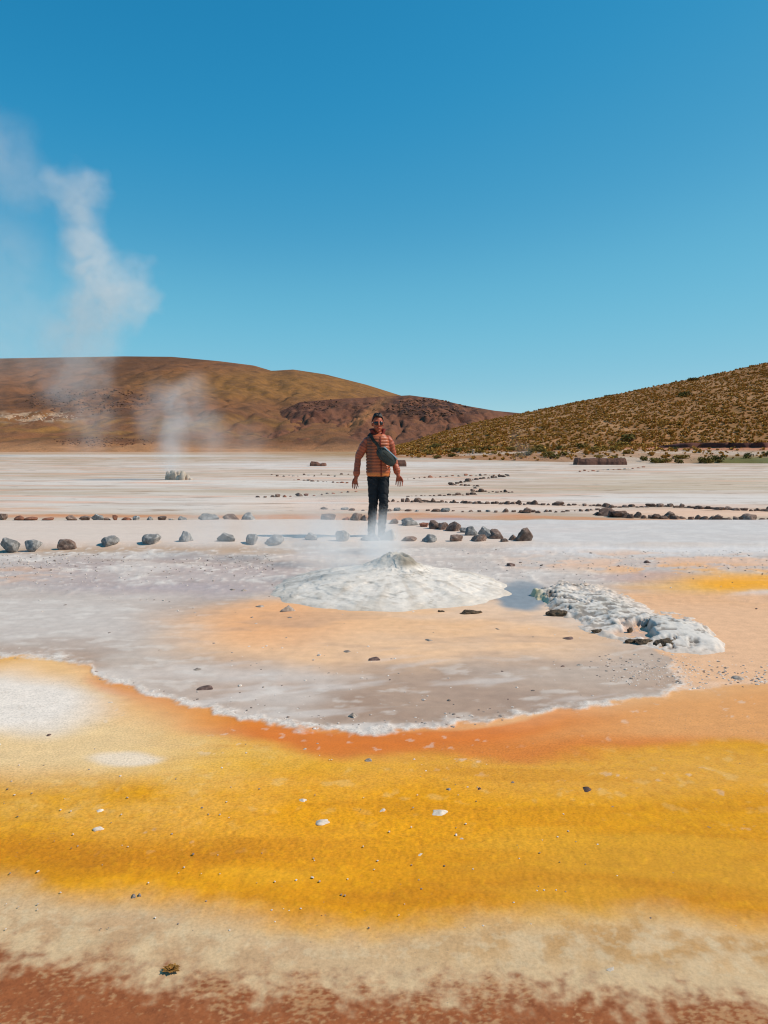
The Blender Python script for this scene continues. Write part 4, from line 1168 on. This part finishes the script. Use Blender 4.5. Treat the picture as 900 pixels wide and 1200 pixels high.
# head
ell_into(bm, (HX, 0.005, 1.627), (0.074, 0.094, 0.098))
ell_into(bm, (HX, -0.028, 1.555), (0.057, 0.068, 0.076))
ell_into(bm, (HX, -0.066, 1.503), (0.030, 0.026, 0.022))          # chin
cap_into(bm, (HX, -0.098, 1.623), 0.011, (HX, -0.116, 1.581), 0.015)   # nose
cap_into(bm, (HX - 0.012, -0.100, 1.575), 0.010, (HX + 0.012, -0.100, 1.575), 0.010)
cap_into(bm, (HX - 0.04, -0.084, 1.635), 0.012, (HX + 0.04, -0.084, 1.635), 0.012)    # brow
for sgn in (-1, 1):
    ell_into(bm, (HX + sgn * 0.078, 0.012, 1.595), (0.010, 0.020, 0.033))
    ell_into(bm, (HX + sgn * 0.040, -0.070, 1.585), (0.020, 0.018, 0.022))
cap_into(bm, (HX - 0.018, -0.094, 1.541), 0.008, (HX + 0.018, -0.094, 1.541), 0.008)  # mouth
cap_into(bm, (HX, 0.012, 1.555), 0.054, (HX, 0.02, 1.44), 0.062)
# trunk
ell_into(bm, (0.02, 0.01, 1.30), (0.165, 0.105, 0.20)); ell_into(bm, (0.025, 0.005, 1.08), (0.140, 0.095, 0.18)); ell_into(bm, (0.03, 0.01, 0.94), (0.132, 0.09, 0.12))
for k in 'ab':
    p = arms[k]
    cap_into(bm, p[0], 0.056, p[1], 0.042); cap_into(bm, p[1], 0.042, p[2], 0.028)
    q = legs[k]
    cap_into(bm, q[0], 0.070, q[1], 0.050); cap_into(bm, q[1], 0.054, q[2], 0.036)
    cap_into(bm, q[2], 0.034, (q[2][0], q[2][1] - 0.11, 0.045), 0.024)
    n_before = len(bm.verts)
    # hand: palm, four unequal curled fingers, thumb off the side
    w_ = Vector(p[2]); sgn = -1 if k == 'a' else 1
    palm = w_ + Vector((sgn * 0.006, -0.012, -0.075))
    cap_into(bm, w_, 0.025, w_ + Vector((sgn * 0.002, -0.006, -0.03)), 0.027)
    for j, (fy, ln) in enumerate(((-0.040, 0.070), (-0.014, 0.079), (0.012, 0.073), (0.037, 0.056))):
        root = palm + Vector((0, fy * 0.6, 0.035)); kn = palm + Vector((sgn * 0.004, fy, -0.012))
        cap_into(bm, root, 0.0135, kn, 0.0100)
        m1 = kn + Vector((-sgn * 0.006, fy * 0.15 - 0.004, -ln * 0.5)); m2 = m1 + Vector((-sgn * 0.016, -0.004, -ln * 0.42))
        cap_into(bm, kn, 0.0096, m1, 0.0084); cap_into(bm, m1, 0.0084, m2, 0.0072)
    t0 = palm + Vector((0, -0.026, 0.035)); t1 = t0 + Vector((-sgn * 0.014, -0.030, -0.030)); t2 = t1 + Vector((-sgn * 0.006, -0.010, -0.030))
    cap_into(bm, t0, 0.013, t1, 0.0105); cap_into(bm, t1, 0.0105, t2, 0.0085)
    bm.verts.ensure_lookup_table()
    hv = bm.verts[n_before:]
    bmesh.ops.transform(bm, verts=hv, matrix=Matrix.Translation(w_) @ Matrix.Rotation(sgn * R(55), 4, 'Z') @ Matrix.Scale(1.1, 4) @ Matrix.Translation(-w_))
link('body', remesh(bm, 'body', 0.0055, 3), skin, person)

# hair: swept-up crop
V, Fc = ico(5)
V = V * (0.085, 0.106, 0.108)
keep_z = V[:, 2] / 0.108; fr = -V[:, 1] / 0.103
hn = fbm(V[:, 0] * 45, V[:, 1] * 30 + V[:, 2] * 18, 95, 3)
lift = sm(0.35, 0.9, keep_z) * (0.020 + 0.018 * sm(-0.2, 0.7, fr)) * (1 + 0.9 * hn)
V[:, 2] += lift * (0.75 + 0.9 * np.clip(np.abs(V[:, 0]) / 0.07, 0, 1) ** 2)
cutz = 0.030 + 0.042 * sm(-0.2, 0.75, fr) - 0.085 * sm(0.1, 0.9, -fr)
ok = V[:, 2] > cutz - 0.02 * (np.abs(V[:, 0]) > 0.066)
Fk = Fc[ok[Fc].all(1)]
V = V + (HX, 0.005, 1.623)
me = bpy.data.meshes.new('hair'); me.from_pydata([tuple(q) for q in V], [], [tuple(int(i) for i in q) for q in Fk])
bm = bmesh.new(); bm.from_mesh(me)
bmesh.ops.delete(bm, geom=[v for v in bm.verts if not v.link_faces], context='VERTS')
bm.to_mesh(me); bm.free()
for q in me.polygons: q.use_smooth = True
ho = link('hair', me, hairm, person)
sd = ho.modifiers.new('thick', 'SOLIDIFY'); sd.thickness = 0.012; sd.offset = -1

# jacket: torso and two sleeves in quilted baffles
tz = np.linspace(0.868, 1.468, 120)
prof = np.array([(0.868, 0.030, 0.158, 0.118), (0.885, 0.030, 0.168, 0.128), (0.95, 0.030, 0.170, 0.134), (1.06, 0.028, 0.166, 0.132), (1.20, 0.022, 0.166, 0.134), (1.32, 0.020, 0.172, 0.130),
                 (1.375, 0.020, 0.168, 0.120), (1.42, 0.020, 0.140, 0.104), (1.452, 0.020, 0.105, 0.088), (1.468, 0.020, 0.076, 0.076)])
rings = []
for z in tz:
    cxx, rx, ry = (np.interp(z, prof[:, 0], prof[:, i]) for i in (1, 2, 3))
    pf = abs(math.sin(math.pi * (z - 0.905) / 0.043)) ** 0.55 if z > 0.905 else 0.5
    q = 1 + (0.07 * (pf - 0.6)) * (1 if z < 1.45 else 0.4)
    rings.append(((cxx, 0.005, z), rx * q, ry * q, (0, 0, 1)))
parts_ = [loft(rings, 48)]
sleeve_d = []
for k in 'ab':
    p = [Vector(q) for q in arms[k]]
    sgn = -1 if k == 'a' else 1
    p0 = p[0] + Vector((-sgn * 0.045, 0, 0.012))
    pts = [p0, p[0] + Vector((0, 0, -0.01)), p[1], p[2] + Vector((0, 0, -0.01))]
    L = [0]
    for i in range(3): L.append(L[-1] + (pts[i + 1] - pts[i]).length)
    rings = []
    N = 90
    sleeve_d.append(np.array([L[-1] * i / N for i in range(N + 1)]))
    for i in range(N + 1):
        d = L[-1] * i / N
        def at_(dd):
            dd = min(max(dd, 0), L[-1])
            return Vector([np.interp(dd, L, [q[j] for q in pts]) for j in range(3)])
        c = (at_(d - 0.05) + at_(d) * 2 + at_(d + 0.05)) / 4
        ax = (at_(d + 0.05) - at_(d - 0.05)) * -1
        r_ = np.interp(d / L[-1], [0, 0.08, 0.25, 0.6, 0.93, 1.0], [0.043, 0.069, 0.069, 0.043, 0.046, 0.036])
        pf = abs(math.sin(math.pi * d / 0.043)) ** 0.55
        r_ *= 1 + 0.08 * (pf - 0.6) + 0.05 * math.sin(9 * d / L[-1] * math.pi + (1 if k == 'a' else 2.2))
        rings.append((c, r_, r_ * 1.02, ax))
    parts_.append(loft(rings, 28))
jmesh = loft_mesh('jacket', parts_)
jv0 = np.array([v.co[:] for v in jmesh.vertices])
wr = fbm(jv0[:, 0] * 9 + jv0[:, 1] * 7, jv0[:, 2] * 13, 130, 3)
jv0[:, 2] += 0.007 * wr; jv0[:, 1] += 0.006 * wr * np.sign(jv0[:, 1])
jmesh.vertices.foreach_set('co', jv0.astype(np.float32).ravel()); jmesh.update()
jv = np.array([v.co[:] for v in jmesh.vertices])
nt_ = 120 * 48
dye_and_shade = np.tile(A(184, 98, 60), (len(jv), 1))
tors = np.arange(len(jv)) < nt_
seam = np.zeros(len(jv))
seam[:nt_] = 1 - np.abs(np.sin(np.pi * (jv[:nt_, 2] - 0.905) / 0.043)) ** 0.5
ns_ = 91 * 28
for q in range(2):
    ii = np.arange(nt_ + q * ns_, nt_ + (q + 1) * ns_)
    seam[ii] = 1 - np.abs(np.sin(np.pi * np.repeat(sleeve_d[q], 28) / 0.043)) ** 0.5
dye_and_shade = mix(dye_and_shade, A(172, 84, 56), (~tors).astype(float) * 0.7)
dye_and_shade = mix(dye_and_shade, A(104, 66, 46), tors * sm(0.07, 0.11, 0.02 - jv[:, 0]) * 0.7)  # torso side away from the sun darkened; shade painted into the colour
dye_and_shade = mix(dye_and_shade, A(88, 40, 30), np.clip(seam * 1.2 - 0.2, 0, 1) * 0.7)
dye_and_shade = mix(dye_and_shade, A(222, 128, 62), tors * (1 - sm(0.90, 0.93, jv[:, 2])))
set_col(jmesh, 'dye_and_shade', dye_and_shade)
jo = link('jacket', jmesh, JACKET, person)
# open stand-up collar
V, Fc = [], []
NC = 44
for j, (z, r_, lean) in enumerate(((1.425, 0.102, 0), (1.46, 0.094, 0.0), (1.495, 0.092, 0.006), (1.528, 0.098, 0.016))):
    for i in range(NC + 1):
        a = R(-90) + R(16 + 26 * j / 3) + (2 * math.pi - 2 * R(16 + 26 * j / 3)) * i / NC
        V.append((0.02 + (r_ + lean) * math.cos(a), 0.008 + (r_ + lean) * 0.95 * math.sin(a), z + 0.012 * math.sin(a)))
for j in range(3):
    for i in range(NC):
        k = j * (NC + 1) + i
        Fc.append((k, k + 1, k + NC + 2, k + NC + 1))
me = bpy.data.meshes.new('collar'); me.from_pydata(V, [], Fc)
for q in me.polygons: q.use_smooth = True
co_ = link('collar', me, collarm, jo)
sd = co_.modifiers.new('thick', 'SOLIDIFY'); sd.thickness = 0.014; sd.offset = 0
# zip strip down the front
def strip(name, pts, width, thick, mat, parent, nrm=(0, -1, 0)):
    P = [Vector(q) for q in pts]
    V, Fc = [], []
    for i, c in enumerate(P):
        t = (P[min(i + 1, len(P) - 1)] - P[max(i - 1, 0)]).normalized()
        n = Vector(nrm) if not callable(nrm) else nrm(c)
        n = (n - t * n.dot(t)).normalized(); s = t.cross(n).normalized()
        for (a, b) in ((-1, 0), (1, 0), (1, 1), (-1, 1)):
            V.append(tuple(c + s * a * width / 2 + n * b * thick))
        if i:
            o = (i - 1) * 4
            for k in range(4): Fc.append((o + k, o + (k + 1) % 4, o + 4 + (k + 1) % 4, o + 4 + k))
    Fc += [(3, 2, 1, 0), tuple(len(V) - 4 + k for k in range(4))]
    me = bpy.data.meshes.new(name); me.from_pydata(V, [], Fc); me.update()
    return link(name, me, mat, parent)
zp = []
for z in np.linspace(0.872, 1.42, 30):
    cxx, rx, ry = (np.interp(z, prof[:, 0], prof[:, i]) for i in (1, 2, 3))
    zp.append((cxx + 0.02, 0.005 - ry * 1.03, z))
strip('zip', zp, 0.014, 0.006, collarm, jo)
# trousers
bm = bmesh.new()
ell_into(bm, (0.033, 0.008, 0.93), (0.148, 0.118, 0.12))
for k in 'ab':
    q = [Vector(t) for t in legs[k]]
    cap_into(bm, q[0] + Vector((0, 0, 0.0)), 0.088, q[1], 0.069); cap_into(bm, q[1], 0.069, q[2], 0.056)
tme = remesh(bm, 'trousers', 0.008, 3)
tv = np.array([v.co[:] for v in tme.vertices]); tn = np.array([v.normal[:] for v in tme.vertices])
amp = 0.004 + 0.007 * np.exp(-((tv[:, 2] - 0.48) / 0.12) ** 2) + 0.008 * np.exp(-((tv[:, 2] - 0.16) / 0.10) ** 2) + 0.006 * np.exp(-((tv[:, 2] - 0.82) / 0.08) ** 2)
fold = fbm(tv[:, 0] * 6 + tv[:, 1] * 5, tv[:, 2] * 17 + tv[:, 0] * 9, 120, 3)
tv = tv + tn * (amp * fold * 1.6)[:, None]
tme.vertices.foreach_set('co', tv.astype(np.float32).ravel()); tme.update()
link('trousers', tme, trm, person)
for k in 'ab':
    q = legs[k]
    bm = bmesh.new()
    oy = q[2][1] - 0.02
    cap_into(bm, (q[2][0], oy + 0.04, 0.052), 0.052, (q[2][0] + (0.02 if k == 'b' else -0.02), oy - 0.14, 0.044), 0.046)
    ell_into(bm, (q[2][0], oy - 0.05, 0.024), (0.056, 0.155, 0.024)); cap_into(bm, (q[2][0], oy + 0.03, 0.05), 0.054, (q[2][0], oy + 0.025, 0.13), 0.054)
    link('shoe', remesh(bm, 'shoe', 0.008, 3), shoem, person)
# sunglasses: two lenses, bridge and temples
sg = bmesh.new()
for sgn in (-1, 1):
    g = bmesh.ops.create_uvsphere(sg, u_segments=20, v_segments=12, radius=1)
    bmesh.ops.transform(sg, verts=g['verts'], matrix=Matrix.Translation((HX + sgn * 0.034, -0.096, 1.607)) @ Matrix.Rotation(sgn * R(14), 4, 'Z') @ Matrix.Diagonal((0.033, 0.010, 0.024, 1)))
    g = bmesh.ops.create_cube(sg, size=1)
    bmesh.ops.transform(sg, verts=g['verts'], matrix=Matrix.Translation((HX + sgn * 0.076, -0.038, 1.613)) @ Matrix.Rotation(sgn * R(8), 4, 'Z') @ Matrix.Diagonal((0.005, 0.11, 0.009, 1)))
g = bmesh.ops.create_cube(sg, size=1)
bmesh.ops.transform(sg, verts=g['verts'], matrix=Matrix.Translation((HX, -0.104, 1.617)) @ Matrix.Diagonal((0.03, 0.008, 0.008, 1)))
me = bpy.data.meshes.new('sunglasses'); sg.to_mesh(me); sg.free()
for q in me.polygons: q.use_smooth = True
link('sunglasses', me, lensm, person)
bm = bmesh.new(); ell_into(bm, (HX, -0.101, 1.540), (0.022, 0.008, 0.007))
me = bpy.data.meshes.new('lips'); bm.to_mesh(me); bm.free(); link('lips', me, lipm, person)

# crossbody bag worn over the jacket
bag = link('crossbody_bag', None, label='dark grey green crossbody bag slung across the chest of the man', cat='bag', loc=person_root_loc)
bag.rotation_euler.z = R(9)
bm = bmesh.new()
g = bmesh.ops.create_cube(bm, size=1)
bmesh.ops.subdivide_edges(bm, edges=bm.edges[:], cuts=5, use_grid_fill=True)
for v in bm.verts:
    x_, y_, z_ = v.co
    tap = 1 - 0.35 * abs(x_ * 2) ** 3
    v.co = Vector((x_ * 0.31, y_ * 0.11 * (1 - 0.3 * abs(x_ * 2) ** 2) * (1 - 0.25 * abs(z_ * 2) ** 3), z_ * 0.165 * tap))
bmesh.ops.bevel(bm, geom=[e for e in bm.edges if len(e.link_faces) == 2 and e.calc_face_angle(0) > 0.7], offset=0.014, segments=3, affect='EDGES')
MAT_BAG = Matrix.Translation((0.115, -0.190, 1.145)) @ Matrix.Rotation(R(14), 4, 'Z') @ Matrix.Rotation(R(40), 4, 'Y')
bmesh.ops.transform(bm, verts=bm.verts, matrix=MAT_BAG)
me = bpy.data.meshes.new('pouch'); bm.to_mesh(me); bm.free()
for q in me.polygons: q.use_smooth = True
link('pouch', me, bagm, bag)
pts = [MAT_BAG @ Vector((x_, -0.036, 0.068 - 0.3 * max(0, abs(x_) - 0.09) ** 1.4)) for x_ in np.linspace(-0.13, 0.135, 16)]
strip('piping', pts, 0.016, 0.016, edgem, bag, nrm=(0.1, -1, 0.3))
pts = [MAT_BAG @ Vector((x_, -0.058, 0.0)) for x_ in np.linspace(-0.095, 0.10, 8)]
strip('zip', pts, 0.007, 0.004, strapm, bag)
ctr = Vector((0.02, 0.005, 1.25))
sp_ = [MAT_BAG @ Vector((-0.135, 0.01, 0.0)), Vector((0.0, -0.155, 1.30)), Vector((-0.055, -0.141, 1.365)), Vector((-0.088, -0.110, 1.425)), Vector((-0.105, -0.03, 1.456)), Vector((-0.095, 0.06, 1.435)), Vector((-0.04, 0.135, 1.36)),
       Vector((0.06, 0.152, 1.22)), Vector((0.16, 0.115, 1.10)), Vector((0.212, 0.02, 1.05)), Vector((0.22, -0.07, 1.045)), MAT_BAG @ Vector((0.14, 0.015, 0.0))]
fine = []
for i in range(len(sp_) - 1):
    a, b, c2, d2 = sp_[max(i - 1, 0)], sp_[i], sp_[i + 1], sp_[min(i + 2, len(sp_) - 1)]
    for t in np.linspace(0, 1, 6)[:-1]:
        fine.append(0.5 * ((2 * b) + (c2 - a) * t + (2 * a - 5 * b + 4 * c2 - d2) * t * t + (3 * b - a - 3 * c2 + d2) * t ** 3))
fine.append(sp_[-1])
strip('strap', fine, 0.042, 0.006, strapm, bag, nrm=lambda c: Vector((c.x - 0.02, c.y - 0.005, (c.z - 1.25) * 0.6)))

# ---------------------------------------------------------------- steam
def plume(label, spheres, density, nscale, warp, thr, aniso=0.1, colour=(0.96, 0.97, 0.98), soft=0.35, name='steam'):
    sp = np.array(spheres, float)
    c0 = sp[:, :3].mean(0)
    bm = bmesh.new()
    V8, F8 = ico(2)
    for (x, y, z, r_, *_ ) in spheres:
        q = V8 * r_ * 1.15 + (np.array((x, y, z)) - c0)
        q[:, 2] = np.maximum(q[:, 2], 0.09 - c0[2])
        for p in q: bm.verts.new(p)
    res = bmesh.ops.convex_hull(bm, input=bm.verts)
    bmesh.ops.delete(bm, geom=list({g for g in res['geom_interior'] + res['geom_unused'] if isinstance(g, bmesh.types.BMVert)}), context='VERTS')
    me = bpy.data.meshes.new(name); bm.to_mesh(me); bm.free()
    m = M('steam_vapour')
    m.t.nodes.remove(m.b)
    vol = m.n('VolumePrincipled')
    vol.inputs['Color'].default_value = (*colour, 1)
    vol.inputs['Anisotropy'].default_value = aniso
    tc = m.n('TexCoord').outputs['Object']
    nz = m.n('TexNoise'); nz.inputs['Scale'].default_value = nscale; nz.inputs['Detail'].default_value = 3; m.l(tc, nz.inputs['Vector'])
    sub = m.n('VectorMath', operation='SUBTRACT'); m.l(nz.outputs['Color'], sub.inputs[0]); sub.inputs[1].default_value = (0.5, 0.5, 0.5)
    scl = m.n('VectorMath', operation='SCALE'); m.l(sub.outputs[0], scl.inputs[0]); scl.inputs['Scale'].default_value = warp
    add = m.n('VectorMath', operation='ADD'); m.l(tc, add.inputs[0]); m.l(scl.outputs[0], add.inputs[1])
    tot = None
    for s in spheres:
        x, y, z, r_ = s[:4]; wgt = s[4] if len(s) > 4 else 1.0
        ds = m.n('VectorMath', operation='DISTANCE'); m.l(add.outputs[0], ds.inputs[0]); ds.inputs[1].default_value = tuple(np.array((x, y, z)) - c0)
        mr = m.n('MapRange', interpolation_type='SMOOTHSTEP')
        mr.inputs['From Min'].default_value = r_ * soft; mr.inputs['From Max'].default_value = r_
        mr.inputs['To Min'].default_value = wgt; mr.inputs['To Max'].default_value = 0.0
        m.l(ds.outputs['Value'], mr.inputs['Value'])
        tot = mr.outputs[0] if tot is None else m.math('MAXIMUM', tot, mr.outputs[0])
    n2 = m.noise(nscale * 1.7, 4, 0.6, add.outputs[0])
    mr = m.n('MapRange', interpolation_type='SMOOTHSTEP')
    mr.inputs['From Min'].default_value = thr - 0.14; mr.inputs['From Max'].default_value = thr + 0.22
    m.l(n2, mr.inputs['Value'])
    mul = m.math('MULTIPLY', m.math('MULTIPLY', tot, mr.outputs[0]), density)
    m.l(mul, vol.inputs['Density'])
    m.l(vol.outputs[0], m.out.inputs['Volume'])
    return link(name, me, m.m, kind='stuff', label=label, cat='steam', loc=tuple(c0))

def at_depth(u, v, y):
    a, b = (u - CU) / F, (CV - v) / F
    dy, dz = CP + b * SP, -SP + b * CP
    t = y / dy
    return (a * t, y, CAM_H + dz * t)
def puffs(lst, y):
    out = []
    for (u, v, rp, *w_) in lst:
        x, yy, z = at_depth(u, v, y)
        out.append((x, yy, z, rp * y / F, *(w_ or [1.0])))
    return out
# by the vent at the man's feet, drifting to the left
vx, vy = mx + 0.12, my + 0.10
plume('thin steam drifting left from the vent past the feet of the man',
      [(vx - 0.08, vy - 0.02, 0.34, 0.24, 1.0), (vx - 0.32, vy - 0.15, 0.28, 0.38, 0.9), (vx - 0.75, vy + 0.3, 0.28, 0.40, 0.7), (vx - 0.2, vy + 0.45, 0.34, 0.32, 1.0), (vx - 0.25, vy + 1.1, 0.24, 0.36, 0.9), (vx - 0.15, vy + 2.2, 0.18, 0.42, 0.8), (vx - 0.9, vy + 1.2, 0.26, 0.42, 0.7), (vx - 1.5, vy + 1.6, 0.26, 0.48, 0.6), (vx - 2.3, vy + 1.9, 0.28, 0.5, 0.4), (vx - 0.5, vy - 0.2, 0.22, 0.4, 0.6), (vx - 1.0, vy + 3.0, 0.3, 0.6, 0.35)],
      1.6, 1.8, 0.40, 0.40)
# column from the distant cone
plume('pale steam column rising from the small far cone',
      puffs([(203, 546, 20, 0.9), (203, 522, 30, 1.0), (207, 500, 38, 0.9), (200, 474, 42, 0.7), (222, 466, 40, 0.5), (236, 496, 40, 0.5), (252, 514, 34, 0.4), (180, 490, 36, 0.4), (290, 520, 36, 0.2)], cy_),
      0.60, 0.7, 1.3, 0.36, soft=0.1)
# tall plume in the sky on the left
D = 95.0
plume('tall white steam plume standing in the sky above the left hill',
      puffs([(84, 222, 34, 0.55), (100, 225, 34, 0.7), (92, 250, 34, 0.75), (100, 285, 36, 0.9), (108, 318, 42, 1.0), (128, 340, 44, 1.0), (155, 338, 40, 0.8), (150, 365, 34, 0.6), (110, 360, 48, 0.7), (95, 395, 60, 0.4), (90, 440, 55, 0.25), (105, 490, 45, 0.18), (105, 525, 30, 0.2)], D),
      0.21, 0.28, 6.0, 0.38)
plume('faint bluish steam at the upper left edge of the sky',
      puffs([(5, 180, 55, 0.7), (20, 215, 50, 0.7), (-30, 170, 60, 0.7), (0, 300, 80, 0.35), (20, 380, 90, 0.35), (-60, 400, 100, 0.4), (60, 420, 70, 0.3)], D + 25),
      0.05, 0.16, 7.0, 0.38)
plume('wisp of low steam over the far flat right of the man',
      puffs([(608, 545, 14, 0.6), (612, 528, 16, 0.6), (606, 512, 14, 0.3), (640, 552, 14, 0.4), (590, 552, 14, 0.4)], 46.0),
      0.22, 0.7, 1.2, 0.45)
plume('low thin steam haze lying over the path left of the man',
      puffs([(330, 620, 30, 0.6), (280, 612, 34, 0.5), (230, 606, 34, 0.35), (380, 616, 28, 0.6), (340, 592, 30, 0.35), (290, 580, 34, 0.25)], 12.5),
      0.16, 1.0, 0.8, 0.36, soft=0.1)
